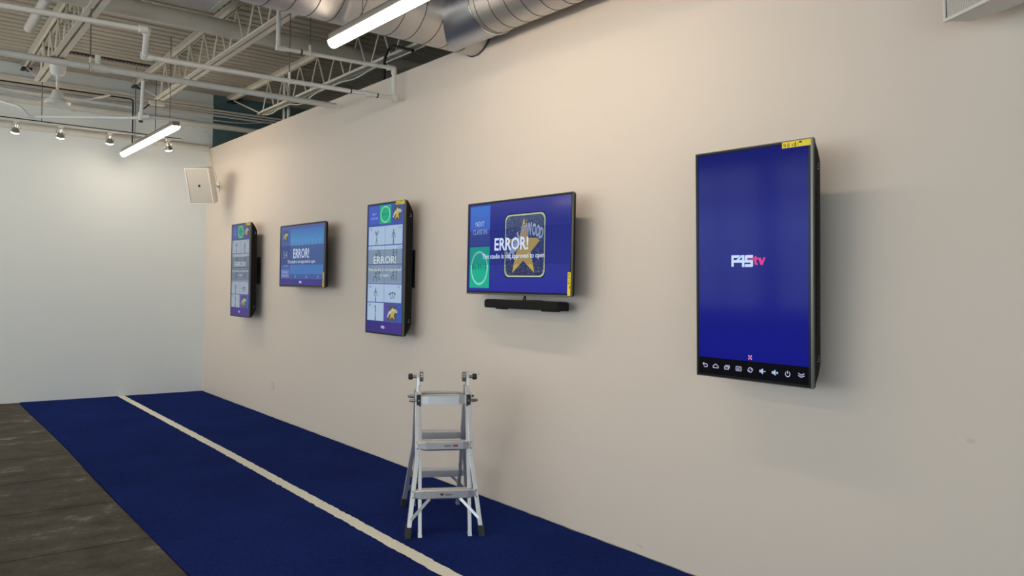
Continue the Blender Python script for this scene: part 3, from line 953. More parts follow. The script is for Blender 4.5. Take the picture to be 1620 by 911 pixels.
# ------------------------------------------------------------------ soundbar
sb = thing('soundbar', 'slim black soundbar hanging under the star badge television', 'soundbar', (3.33, 4.168, 1.448), (0, 0, R(-90)))
mb = MB()
P = [(-0.0, -0.030), (0.10, -0.030), (0.10, 0.024), (0.075, 0.030), (0.012, 0.030), (0.0, 0.022)]
mb.prism([(-0.394, a, b) for a, b in P], (0.788, 0, 0))
mb.build('cabinet', mat('black_fabric_grille', (12, 12, 13), 0.85), sb, bevel=0.006)
mb = MB()
mb.box((-0.392, -0.002, -0.020), (0.392, 0.001, 0.018))
mb.build('grille', mat('grille_cloth', (10, 10, 11), 0.9, bump=(400, 0.5)), sb)
mb = MB()
mb.box((-0.30, 0.03, -0.038), (-0.22, 0.08, -0.029)).box((0.20, 0.03, -0.038), (0.33, 0.08, -0.029))
mb.build('foot', M_black, sb)
mb = MB()
mb.tube([(-0.012, 0.045, 0.030), (0.0, 0.05, 0.062), (0.004, 0.05, 0.075)], 0.005, 6).tube([(0.012, 0.045, 0.030), (0.006, 0.05, 0.062), (0.004, 0.05, 0.075)], 0.005, 6)
mb.box((-0.03, 0.03, 0.027), (0.03, 0.17, 0.031)).box((-0.05, 0.158, -0.03), (0.05, 0.169, 0.03))
mb.build('bracket', M_dark, sb)

# ------------------------------------------------------------------ ladder
lad = thing('folding_ladder', 'silver aluminium multi-position ladder standing folded out as an A-frame on the blue turf', 'ladder', (2.905, 4.437, 0.004), (0, 0, R(-28)))
LR = mat('ladder_boot_rubber', (44, 50, 48), 0.7)
M_hinge = mat('ladder_hinge_steel', (150, 146, 138), 0.35, metal=0.9)
def lw(z): return -0.352 + z * 0.345          # lean of the front frame
for sd in (1, -1):                             # front frame, then rear frame
    nm = 'front' if sd == 1 else 'rear'
    fr = bpy.data.objects.new('frame', None)
    COL.objects.link(fr); fr.parent = lad
    fr.rotation_euler = (0, 0, 0 if sd == 1 else math.pi)
    def rail(path, wdt, dep, name, m, bev=0.002):
        mb = MB()
        for (p, q) in zip(path, path[1:]):
            (u0, z0), (u1, z1) = p, q
            a = [(u0 - wdt / 2, lw(z0) - dep / 2, z0), (u0 + wdt / 2, lw(z0) - dep / 2, z0), (u0 + wdt / 2, lw(z0) + dep / 2, z0), (u0 - wdt / 2, lw(z0) + dep / 2, z0)]
            b = [(u1 - wdt / 2, lw(z1) - dep / 2, z1), (u1 + wdt / 2, lw(z1) - dep / 2, z1), (u1 + wdt / 2, lw(z1) + dep / 2, z1), (u1 - wdt / 2, lw(z1) + dep / 2, z1)]
            mb.add(a + b, [(0, 3, 2, 1), (4, 5, 6, 7), (0, 1, 5, 4), (1, 2, 6, 5), (2, 3, 7, 6), (3, 0, 4, 7)])
        return mb.build(name, m, fr, bevel=bev)
    for s in (-1, 1):
        rail([(s * 0.156, 0.012), (s * 0.156, 0.90)], 0.022, 0.050, 'inner_rail', M_alu)
        rail([(s * 0.156, 0.0), (s * 0.156, 0.016)], 0.026, 0.054, 'rail_cap', M_alu)
        rail([(s * 0.226, 0.03), (s * 0.172, 0.47), (s * 0.172, 0.86)], 0.027, 0.066, 'outer_rail', M_alu)
        mb = MB()
        rail([(s * 0.231, 0.0), (s * 0.225, 0.062)], 0.036, 0.076, 'rubber_foot', LR)
        # diagonal brace below the lowest step
        mb = MB()
        a, b = Vector((s * 0.095, lw(0.225) - 0.036, 0.222)), Vector((s * 0.212, lw(0.10) - 0.036, 0.105))
        d = (b - a).normalized(); n_ = Vector((d.z, 0, -d.x)) * 0.009
        mb.prism([a + n_, b + n_, b - n_, a - n_], (0, 0.014, 0))
        mb.build('brace', M_alu, fr)
        # hinge with its knob
        mb = MB()
        wz = lw(0.93) + 0.01
        mb.prism([(s * 0.165 - 0.010, wz - 0.022, 0.84), (s * 0.165 - 0.010, wz + 0.022, 0.84), (s * 0.165 - 0.010, 0.026, 0.93), (s * 0.165 - 0.010, 0.022, 0.985), (s * 0.165 - 0.010, -0.02, 0.992), (s * 0.165 - 0.010, -0.036, 0.95)], (0.020, 0, 0))
        hg = mb.build('hinge', M_alu, fr, bevel=0.002)
        if sd == 1:
            mb = MB()
            mb.cyl((s * 0.170, 0, 0.955), (s * 0.205, 0, 0.955), 0.011, 12)
            mb.cyl((s * 0.130, 0, 0.955), (s * 0.152, 0, 0.955), 0.033, 20)
            mb.build('hinge_disc', M_hinge, hg, smooth=True)
            mb = MB()
            mb.lathe((s * 0.200, 0, 0.955), [(0.017, 0), (0.0205, 0.003), (0.0205, 0.024), (0.017, 0.028)], 16, Matrix.Rotation(R(90 * s), 3, 'Y'))
            mb.build('knob', LR, hg, smooth=True)
        # black bracket and lock pin at the top step
        mb = MB()
        mb.box((s * 0.163 - 0.014, lw(0.81) - 0.043, 0.772), (s * 0.163 + 0.014, lw(0.81) - 0.022, 0.848))
        bk = mb.build('lock_bracket', LR, fr, bevel=0.003)
        mb = MB()
        mb.tube([(s * 0.178, lw(0.815) - 0.028, 0.810), (s * 0.210, lw(0.815) - 0.028, 0.810), (s * 0.226, lw(0.815) - 0.028, 0.812)], [0.011, 0.0105, 0.006], 12)
        mb.cyl((s * 0.163, lw(0.81) - 0.052, 0.812), (s * 0.163, lw(0.81) - 0.042, 0.812), 0.006, 10)
        mb.build('lock_pin', M_hinge, bk, smooth=True)
    # steps
    for i, (zc, hw) in enumerate(((0.815, 0.150), (0.535, 0.170), (0.248, 0.197))):
        mb = MB()
        wc = lw(zc) - 0.012
        if i == 0:
            P = [(-0.034, -0.030), (-0.010, -0.034), (0.030, -0.030), (0.034, 0.024), (0.020, 0.032), (-0.020, 0.032), (-0.034, 0.024)]
        else:
            P = [(-0.036, -0.022), (-0.018, -0.034), (0.030, -0.026), (0.034, 0.020), (0.030, 0.028), (-0.024, 0.030), (-0.038, 0.022)]
        ends = [-hw, -hw + 0.012, -hw + 0.05, hw - 0.05, hw - 0.012, hw]
        sc = [0.80, 0.80, 1, 1, 0.80, 0.80]
        vs = []
        for xx, q in zip(ends, sc):
            vs += [(xx, wc + a * q, zc + b * q) for a, b in P]
        m_ = len(P)
        fs = [tuple(range(m_ - 1, -1, -1)), tuple(range(5 * m_, 6 * m_))]
        for j in range(5):
            fs += [(j * m_ + k, j * m_ + (k + 1) % m_, (j + 1) * m_ + (k + 1) % m_, (j + 1) * m_ + k) for k in range(m_)]
        mb.add(vs, fs)
        st = mb.build('step', M_alu, fr)
        if i:
            yy = wc - 0.0395
            mb = MB()
            if i == 2:
                mb.box((-0.03, yy, zc - 0.004), (-0.010, yy + 0.003, zc + 0.008))
            mb.box((0.0, yy, zc + 0.001), (0.05, yy + 0.003, zc + 0.0035)).box((0.0, yy, zc - 0.004), (0.04, yy + 0.003, zc - 0.002))
            mb.build('sticker_print', LR, st)
            if i == 1:
                mb = MB()
                mb.box((0.056, yy, zc - 0.005), (0.086, yy + 0.003, zc + 0.007))
                o = mb.build('warning_sticker', mat('red_sticker', (150, 40, 40), 0.5), st)
                o['label'] = 'small red sticker'
            mb = MB()
            for s in (-1, 1):
                ux = s * (0.172 if i == 1 else 0.200)
                for dz in (-0.018, 0.018):
                    mb.cyl((ux, lw(zc + dz) - 0.037, zc + dz), (ux, lw(zc + dz) - 0.032, zc + dz), 0.005, 8)
            mb.build('rivets', M_hinge, st)

# ------------------------------------------------------------------ wall speakers
def speaker(label, c, yw, pt, wall_y, rollz=0.0):
    f = Vector((math.cos(yw) * math.cos(pt), math.sin(yw) * math.cos(pt), -math.sin(pt)))
    r_ = Vector((0, 0, 1)).cross(f).normalized()
    u_ = f.cross(r_)
    root = thing('wall_speaker', label, 'speaker', c, (0, 0, 0), 'white wall speakers')
    M = Matrix((r_, u_, f)).transposed().to_4x4()      # local x right, y up, z out of the front
    W, H, D = 0.165, 0.232, 0.22
    def ringz(w, h, z, r=0.02):
        return [Vector((a, b, z)) for a, b in round_rect(-w, -h, w, h, r, 3)]
    rings = [ringz(W, H, 0), ringz(W, H, -0.10), ringz(W * 0.62, H * 0.86, -D)]
    mb = MB()
    vs = [M @ p for q in rings for p in q]
    n = len(rings[0])
    fs = [tuple(range(n)), tuple(range(3 * n - 1, 2 * n - 1, -1))]
    for j in range(2):
        fs += [(j * n + k, j * n + (k + 1) % n, (j + 1) * n + (k + 1) % n, (j + 1) * n + k) for k in range(n)]
    mb.add(vs, fs)
    cab = mb.build('cabinet', M_white, root, smooth=True)
    rim = MB()
    for a, b in (((-W, H - 0.012), (W, H)), ((-W, -H), (W, -H + 0.012)), ((-W, -H + 0.012), (-W + 0.012, H - 0.012)), ((W - 0.012, -H + 0.012), (W, H - 0.012))):
        rim.box((a[0], a[1], -0.002), (b[0], b[1], 0.012), M)
    rim.build('front_rim', M_white, root)
    g = MB().box((-W + 0.012, -H + 0.012, -0.002), (W - 0.012, H - 0.012, 0.005), M).build('grille', M_grille, root)
    # dark shadow gap line round the grille and the small square badge
    mb = MB()
    t = 0.0022
    w2, h2 = W - 0.0125, H - 0.0125
    for a, b in (((-w2, h2 - t), (w2, h2)), ((-w2, -h2), (w2, -h2 + t)), ((-w2, -h2), (-w2 + t, h2)), ((w2 - t, -h2), (w2, h2))):
        mb.box((a[0], a[1], 0.004), (b[0], b[1], 0.0062), M)
    mb.build('grille_gap', M_dark, g)
    MB().box((-0.014, -0.012, 0.005), (0.014, 0.018, 0.008), M).build('badge', M_dark, g)
    # bracket back to the wall
    back = M @ Vector((0, 0, -D))
    wall = Vector((WX - 0.012 - c[0], wall_y - c[1], back.z))
    mb = MB()
    mb.tube([back - (back - M @ Vector((0, 0, -D + 0.03))) , back, (wall + back) / 2, wall], 0.016, 10)
    mb.cbox((wall.x + 0.004, wall.y, wall.z), (0.014, 0.07, 0.15))
    mb.build('bracket', M_white, root)
    return root
def grille_mat():
    m = mat('perforated_grille', (186, 182, 168), 0.5, spec=0.3)
    nt = m.node_tree
    b = nt.nodes['Principled BSDF']
    tc = nt.nodes.new('ShaderNodeTexCoord')
    vo = nt.nodes.new('ShaderNodeTexVoronoi'); vo.inputs['Scale'].default_value = 240; vo.inputs['Randomness'].default_value = 0.0
    rp = nt.nodes.new('ShaderNodeValToRGB')
    rp.color_ramp.elements[0].position = 0.28; rp.color_ramp.elements[0].color = (*lin((120, 115, 102)), 1)
    rp.color_ramp.elements[1].position = 0.42; rp.color_ramp.elements[1].color = (*lin((206, 202, 190)), 1)
    nt.links.new(tc.outputs['Object'], vo.inputs[0]); nt.links.new(vo.outputs['Distance'], rp.inputs[0]); nt.links.new(rp.outputs[0], b.inputs['Base Color'])
    return m
M_grille = grille_mat()
speaker('white box speaker tilted down from the right wall near the far corner', (3.084, 10.475, 2.781), R(222.7), R(19.3), 11.0)
speaker('white speaker at the top right edge of the photo, only its lower corner in view', (3.22, 1.30, 2.895), R(150), R(3), 1.15)

# ------------------------------------------------------------------ steel joists
def joist(x, label, y0=-3.9, y1=BY - 0.01):
    root = thing('steel_joist', label, 'joist', (x, y1, 4.21), (0, 0, 0), 'painted roof joists')
    off = (x, y1, 4.21)
    mb = MB(off)
    yb = 10.32
    for s in (-1, 1):      # double angles with a gap between them
        a, b = sorted((x + s * 0.012, x + s * 0.062))
        mb.box((a, y0, 4.200), (b, y1, 4.208))
        a, b = sorted((x + s * 0.012, x + s * 0.018))
        mb.box((a, y0, 4.155), (b, y1, 4.200))
    mb.build('top_chord', M_steel, root)
    mb = MB(off)
    for s in (-1, 1):
        a, b = sorted((x + s * 0.012, x + s * 0.058))
        mb.box((a, y0, 3.772), (b, yb, 3.780))
        a, b = sorted((x + s * 0.012, x + s * 0.018))
        mb.box((a, y0, 3.780), (b, yb, 3.822))
    mb.build('bottom_chord', M_steel, root)
    mb = MB(off)
    for s in (-1, 1):
        a, b = sorted((x + s * 0.012, x + s * 0.055))
        mb.box((a, y1 - 0.16, 4.135), (b, y1, 4.155))
    mb.build('bearing_seat', M_dark, root)
    mb = MB(off)
    mb.cyl((x, yb - 0.03, 3.785), (x, y1 - 0.10, 4.165), 0.010, 8)
    wb = mb.build('web_bar', M_steel, root)
    # zigzag web: one bar mesh each way, copied along the joist
    p = 0.30
    ups = MB((x, 0, 4.21)).cyl((x, 0.0, 3.79), (x, 0.21, 4.165), 0.0095, 8).build('web_bar', M_steel, root, smooth=True)
    dns = MB((x, 0, 4.21)).cyl((x, 0.21, 4.165), (x, 0.42, 3.79), 0.0095, 8).build('web_bar', M_steel, root, smooth=True)
    ys_ = []
    yy = yb - 0.05 - 0.42
    while yy > 1.2:
        ys_.append(yy); yy -= 0.50
    for k_, yy in enumerate(ys_):
        for src in (ups, dns):
            o = src if k_ == 0 else src.copy()
            if k_:
                COL.objects.link(o); o.parent = root
            o.location = (0, yy - y1, 0)
    return root
for x, lb in ((-1.30, 'painted steel roof joist out of the photo on the left side'),
              (1.27, 'painted open-web steel roof joist above the ceiling fan'),
              (2.54, 'painted open-web steel roof joist crossing over the middle of the ceiling'),
              (3.81, 'painted open-web steel roof joist partly hidden behind the top of the right wall'),
              (5.08, 'painted steel roof joist beyond the right wall')):
    joist(x, lb)
joist(0.0, 'painted steel roof joist left of the ceiling fan')

# ------------------------------------------------------------------ ducts
dz, dr = 3.55, 0.215
duct = thing('spiral_duct', 'large galvanised round duct crossing to the right wall and turning along its top', 'duct', (3.265, 4.965, dz))
off = (3.265, 4.965, dz)
def open_cyl(mb, a, b, r, seg=48):
    mb.tube([a, b], r, seg, cap=False)
    return mb
o = open_cyl(MB(off), (-6.5, 4.965, dz), (WX - 0.002, 4.965, dz), dr).build('cross_run', M_galv, duct, smooth=True)
def helix(axis, c, lo, hi, r, pitch_, rr=0.0035, flip=1):
    pts = []
    n_ = int((hi - lo) / pitch_ * 40)
    for i in range(n_ + 1):
        t = lo + (hi - lo) * i / n_
        a = 2 * math.pi * (t - lo) / pitch_ * flip
        q = r * math.cos(a), r * math.sin(a)
        pts.append((t, c[0] + q[0], c[1] + q[1]) if axis == 'x' else (c[0] + q[0], t, c[1] + q[1]))
    return pts
M_seam = mat('duct_seam', (96, 92, 86), 0.5, metal=0.7)
MB(off).tube(helix('x', (4.965, dz), 0.0, WX - 0.04, dr, 0.15, flip=-1), 0.0035, 5).build('spiral_seam', M_seam, o, smooth=True)
o = open_cyl(MB(off), (3.265, 4.44, dz), (3.265, 4.99, dz), dr + 0.004).build('tee_fitting', M_galv2, duct, smooth=True)
mb = MB(off)
for yy in (4.44,):
    mb.tube([(3.265 + (dr + 0.006) * math.cos(a), yy, dz + (dr + 0.006) * math.sin(a)) for a in [2 * math.pi * i / 48 for i in range(48)]], 0.006, 6, closed=True)
mb.build('joint_ring', M_chrome, o, smooth=True)
o = open_cyl(MB(off), (3.265, -3.9, dz), (3.265, 4.46, dz), dr).build('wall_run', M_galv, duct, smooth=True)
MB(off).tube(helix('y', (3.265, dz), 1.6, 4.42, dr, 0.15), 0.0035, 5).build('spiral_seam', M_seam, o, smooth=True)
mb = MB(off)
ring = [(WX - 0.009, 4.965 + (dr + 0.004) * math.cos(a), dz + (dr + 0.004) * math.sin(a)) for a in [2 * math.pi * i / 48 for i in range(48)]]
mb.tube(ring, 0.0035, 6, closed=True).build('wall_collar', M_seam, duct, smooth=True)

# ------------------------------------------------------------------ pipes
def bend(pts, rad=0.05, n=6):
    """round the corners of a polyline"""
    pts = [Vector(p) for p in pts]
    out = [pts[0]]
    for a, b, c in zip(pts, pts[1:], pts[2:]):
        d1, d2 = (a - b), (c - b)
        r_ = min(rad, d1.length * 0.45, d2.length * 0.45)
        p, q = b + d1.normalized() * r_, b + d2.normalized() * r_
        for i in range(n + 1):
            t = i / n
            out.append(p * (1 - t) ** 2 + b * 2 * t * (1 - t) + q * t * t)
    return out + [pts[-1]]
def pipe(name, label, cat, pts, r, m=None, group=None, fittings=(), collars=(), rad=0.05, fm=None):
    base = Vector(pts[0])
    root = thing(name, label, cat, base, group=group)
    MB(base).tube(bend(pts, rad), r, 14).build('run', m or M_pipe, root, smooth=True)
    for (a, b, rr) in fittings:
        MB(base).cyl(a, b, rr, 16).build('fitting', fm or M_pipe, root, smooth=True)
    for (a, b, rr) in collars:
        MB(base).cyl(a, b, rr, 16).build('joint_band', M_dark, root, smooth=True)
    return root

# pipe that steps down and runs to the right wall
pipe('sprinkler_pipe', 'white sprinkler pipe with a stepped elbow that ends at the drop on the right wall', 'pipe',
     [(-1.5, 5.85, 3.19), (1.352, 5.85, 3.285), (1.388, 6.064, 3.155), (3.05, 6.064, 3.18), (3.40, 6.064, 3.19)], 0.019, group='white sprinkler pipes',
     fittings=[((1.30, 5.85, 3.283), (1.355, 5.85, 3.286), 0.027), ((1.352, 5.85, 3.30), (1.356, 5.88, 3.262), 0.027), ((1.382, 6.04, 3.170), (1.39, 6.07, 3.148), 0.026), ((1.385, 6.064, 3.155), (1.44, 6.064, 3.156), 0.026), ((3.13, 6.064, 3.181), (3.20, 6.064, 3.183), 0.026)],
     collars=[((2.99, 6.064, 3.179), (3.0, 6.064, 3.179), 0.0215), ((3.24, 6.064, 3.184), (3.25, 6.064, 3.184), 0.0215)], rad=0.03)
# upper pipe: down from the duct, across, then down the wall
pipe('sprinkler_pipe', 'white sprinkler pipe dropping from the duct, running across and down the right wall', 'pipe',
     [(2.366, 6.064, 3.95), (2.366, 6.064, 3.415), (3.405, 6.064, 3.445), (3.405, 6.064, 3.215)], 0.017, group='white sprinkler pipes',
     fittings=[((2.35, 6.064, 3.414), (2.43, 6.064, 3.417), 0.022), ((3.34, 6.064, 3.443), (3.405, 6.064, 3.445), 0.024), ((3.405, 6.064, 3.45), (3.405, 6.064, 3.39), 0.0235), ((3.405, 6.064, 3.35), (3.405, 6.064, 3.27), 0.022), ((3.405, 6.064, 3.262), (3.405, 6.064, 3.20), 0.025), ((3.405, 6.035, 3.19), (3.405, 6.09, 3.19), 0.031), ((3.40, 6.064, 3.19), (WX - 0.004, 6.064, 3.19), 0.012)],
     collars=[((2.55, 6.064, 3.4195), (2.562, 6.064, 3.42), 0.020)], rad=0.035)
# long pipe to the capped end by the wall
pipe('sprinkler_pipe', 'long white sprinkler pipe with a tee, ending in a cap beside the right wall', 'pipe',
     [(-1.5, 7.227, 3.275), (3.415, 7.227, 3.315)], 0.027, group='white sprinkler pipes',
     fittings=[((1.24, 7.227, 3.297), (1.28, 7.227, 3.298), 0.033), ((1.345, 7.227, 3.297), (1.38, 7.227, 3.298), 0.033), ((1.28, 7.227, 3.298), (1.35, 7.227, 3.298), 0.036), ((1.302, 7.227, 3.30), (1.302, 7.227, 3.40), 0.024)],
     collars=[((1.236, 7.227, 3.297), (1.24, 7.227, 3.297), 0.030)])
# branch down from it and the slanting branch pipe beneath
pipe('gas_branch_pipe', 'thin white branch pipe hanging down and slanting left behind the ceiling fan', 'pipe',
     [(0.30, 9.35, 3.42), (0.905, 8.5, 3.125), (0.965, 8.5, 3.05), (1.02, 8.5, 3.055), (1.66, 7.33, 2.955), (1.665, 7.30, 3.27)], 0.014, rad=0.03,
     fittings=[((1.655, 7.31, 2.93), (1.657, 7.31, 3.0), 0.024), ((1.655, 7.31, 2.958), (1.72, 7.28, 2.965), 0.020), ((1.72, 7.28, 2.965), (1.98, 7.35, 2.985), 0.012)],
     collars=[((1.655, 7.31, 2.915), (1.655, 7.31, 2.93), 0.016)])
# ceiling level pipes
pipe('large_roof_pipe', 'wide painted pipe running across just under the roof deck through the joists', 'pipe', [(-6.9, 7.66, 3.98), (7.4, 7.66, 3.98)], 0.078, M_steel)
pipe('vent_stub', 'short white pipe with open end hanging near the top left, along the joists', 'pipe', [(1.0, 8.92, 3.97), (1.01, 7.80, 3.97)], 0.042)
# conduits and beam on the back wall
for i, (z_, x0, r__) in enumerate(((3.992, 2.2, 0.013), (3.955, 2.35, 0.013), (3.915, 2.55, 0.012))):
    pipe('wall_conduit', ['uppermost', 'middle', 'lowest'][i] + ' of three thin white conduits along the back wall towards the dark corner', 'conduit', [(x0, BY - 0.03, z_), (5.0, BY - 0.03, z_ + 0.02)], r__, group='conduits on the back wall')
o = MB().box((-6.98, BY - 0.06, 4.02), (3.56, BY - 0.002, 4.05)).box((-6.98, BY - 0.018, 3.93), (3.56, BY - 0.002, 4.02)).box((-6.98, BY - 0.06, 3.93), (3.56, BY - 0.002, 3.936)).build('ledger_channel', M_steel)
tag(o, 'painted steel channel along the back wall below the joist seats', 'beam')
pipe('wall_pipe', 'white pipe along the back wall above the spotlights, ending at the right wall corner', 'pipe', [(-6.9, BY - 0.05, 3.44), (WX - 0.01, BY - 0.05, 3.44)], 0.042)
pipe('wall_pipe', 'white pipe along the back wall halfway between the corner pipe and the conduits', 'pipe', [(-6.9, BY - 0.05, 3.74), (5.2, BY - 0.05, 3.775)], 0.040)
pipe('wall_pipe', 'slimmer white pipe along the back wall under the steel channel', 'pipe', [(-6.9, BY - 0.045, 3.85), (2.5, BY - 0.045, 3.87)], 0.03)
pipe('dark_conduit', 'thin dark conduit running across and dropping to the far tube light', 'conduit', [(-1.2, 11.05, 3.86), (2.405, 11.05, 3.885), (2.405, 11.05, 3.285)], 0.009, M_dark, rad=0.04)
pipe('flexible_conduit', 'black flexible conduit arching over the top of the right wall', 'conduit', [(3.70, 6.78, 3.0), (3.70, 6.78, 3.74), (3.70, 6.70, 3.825), (3.70, 6.60, 3.822), (3.70, 6.25, 3.70)], 0.014, M_dark, rad=0.09)
pipe('riser_pipe', 'left of two white riser pipes standing behind the right wall', 'pipe', [(3.95, 9.88, 0.0), (3.95, 9.88, 4.20)], 0.018, group='riser pipes behind the right wall')
pipe('riser_pipe', 'right of two white riser pipes standing behind the right wall', 'pipe', [(3.98, 9.80, 0.0), (3.98, 9.80, 4.20)], 0.022, group='riser pipes behind the right wall')
# cables
pts = [(3.80, 10.1, 3.745), (3.80, 9.9, 3.725), (3.80, 9.7, 3.752), (3.80, 9.3, 3.75), (3.80, 9.1, 3.70), (3.80, 8.9, 3.69), (3.80, 8.6, 3.75), (3.80, 7.9, 3.75), (3.80, 7.6, 3.72), (3.80, 7.2, 3.752), (3.80, 6.2, 3.754)]
tag(MB().tube(bend(pts, 0.12), 0.008, 8).build('ceiling_cable', M_cable, smooth=True), 'wavy white cable slung along the joist behind the right wall top', 'cable')
pts = [(3.42, 11.38, 3.66), (3.475, 11.38, 3.66), (3.52, 11.39, 3.58), (3.485, 11.40, 3.43), (3.45, 11.3, 3.2), (3.40, 10.75, 2.98)]
tag(MB().tube(bend([(3.40, 11.4, 3.66), (3.46, 11.4, 3.65), (3.478, 11.4, 3.56), (3.478, 11.4, 3.40), (3.47, 11.25, 3.18), (3.44, 10.9, 2.95), (3.33, 10.62, 2.86)], 0.04), 0.0045, 6).build('speaker_cable', M_cable, smooth=True), 'thin white cable running down the corner to the far wall speaker', 'cable')
tag(MB().tube(bend([(3.42, 11.42, 3.67), (3.475, 11.42, 3.64), (3.484, 11.42, 3.55), (3.484, 11.42, 3.30)], 0.04), 0.0045, 6).build('speaker_cable', M_cable, smooth=True), 'short white cable looping over the pipe in the far corner', 'cable')
tag(MB().tube(bend([(2.6, 11.40, 3.90), (3.2, 11.40, 3.83), (3.9, 11.42, 3.84), (4.4, 11.44, 3.93)], 0.2), 0.008, 6).build('sagging_cable', M_cable, smooth=True), 'white cable sagging below the three conduits on the back wall', 'cable')
# rods that carry the pipes
def rod(label, x, y, z0, z1, ring_r):
    root = thing('pipe_hanger', label, 'pipe hanger', (x, y, z1), group='pipe hanger rods')
    MB((x, y, z1)).cyl((x, y, z0 + ring_r), (x, y, z1), 0.004, 8).build('rod', M_rod, root)
    pts = [(x, y + ring_r * math.cos(a), z0 + ring_r * math.sin(a)) for a in [2 * math.pi * i / 20 for i in range(20)]]
    MB((x, y, z1)).tube(pts, 0.004, 6, closed=True).build('ring', M_steel, root, smooth=True)
    MB((x, y, z1)).cyl((x, y, z0 + ring_r - 0.005), (x, y, z0 + ring_r + 0.045), 0.010, 10).build('nut', M_pipe, root, smooth=True)
rod('hanger rod holding the stepped sprinkler pipe before the right wall', 2.462, 6.064, 3.171, 4.21, 0.024)
rod('hanger rod holding the upper sprinkler pipe just under the duct', 2.632, 6.064, 3.4225, 4.21, 0.022)
rod('hanger rod holding the long sprinkler pipe near its tee', 1.246, 7.227, 3.297, 3.771, 0.034)

# white roof curb box between two joists, and the dark vented strip in the deck
cb = thing('roof_curb', 'white rectangular roof opening box at the top edge of the photo', 'roof curb', (2.0, 7.0, 4.1))
MB((2.0, 7.0, 4.1)).box((1.36, 6.3, 4.085), (2.30, 7.56, 4.205)).build('box', M_white, cb)
mb = MB((2.0, 7.0, 4.1))
mb.box((2.285, 6.3, 4.075), (2.335, 7.58, 4.10)).build('edge_flange', M_pipe, cb)
vt = thing('deck_vent_strip', 'dark slotted strip across the roof deck between two joists', 'vent strip', (2.3, 10.5, 4.205))
MB((2.3, 10.5, 4.205)).box((1.35, 10.46, 4.200), (2.46, 10.535, 4.210)).build('slot', M_dark, vt)
mb = MB((2.3, 10.5, 4.205))
for i in range(27):
    xx = 1.36 + i * 0.041
    mb.prism([(xx, 10.465, 4.197), (xx + 0.008, 10.465, 4.197), (xx + 0.022, 10.53, 4.197), (xx + 0.014, 10.53, 4.197)], (0, 0, 0.004))
mb.build('tooth_strip', M_deck, vt)

# ------------------------------------------------------------------ tube lights
M_lit = emis('lit_diffuser', (255, 236, 214), TUBE_L)
M_lit.cycles.emission_sampling = 'FRONT_BACK'
def tube_light(label, x, y0, y1, z, group='suspended tube lights', rods=True):
    c = (x, (y0 + y1) / 2, z)
    root = thing('tube_light', label, 'light fixture', c, group=group)
    P = [(x - 0.036, z + 0.012), (x + 0.036, z + 0.012), (x + 0.036, z + 0.050), (x + 0.020, z + 0.070), (x - 0.020, z + 0.070), (x - 0.036, z + 0.050)]
    MB(c).prism([(a, y0, b) for a, b in P], (0, y1 - y0, 0)).build('housing', mat('light_housing', (150, 146, 138), 0.4, metal=0.5), root)
    n = 12
    Q = [(x + 0.040 * math.cos(a), z + 0.012 + 0.046 * math.sin(a)) for a in [-math.pi * i / n for i in range(n + 1)]]
    MB(c).prism([(a, y0 + 0.012, b) for a, b in Q], (0, y1 - y0 - 0.024, 0)).build('diffuser', M_lit, root, smooth=True)
    for ya, nm in ((y0, 0), (y1 - 0.012, 1)):
        Q2 = [(x + 0.041 * math.cos(a), z + 0.012 + 0.047 * math.sin(a)) for a in [-math.pi * i / n for i in range(n + 1)]]
        MB(c).prism([(a, ya, b) for a, b in Q2], (0, 0.012, 0)).build('end_cap', M_endcap, root)
    if rods:
        for yy in rods if isinstance(rods, (list, tuple)) else (y0 + 0.35, y1 - 0.35):
            MB(c).cyl((x, yy, z + 0.07), (x, yy, 4.21), 0.0035, 8).build('suspension_rod', M_rod, root)
    return root
M_endcap = emis('lit_end_cap', (255, 236, 214), TUBE_L * 0.5)
tube_light('lit tube light hanging before the back wall, at the far end of the room', 2.34, 8.80, 11.22, 3.19, rods=(9.05, 10.62))
tube_light('large lit tube light at the top edge of the photo, before the round duct', 2.32, 2.53, 4.97, 3.19, rods=(2.9, 4.55))
for (x, y0) in ((-0.45, 8.80), (-0.45, 2.53), (-3.2, 8.8), (-3.2, 2.53),):
    tube_light('lit tube light outside the photo, in the rows to the left', x, y0, y0 + 2.43, 3.19)

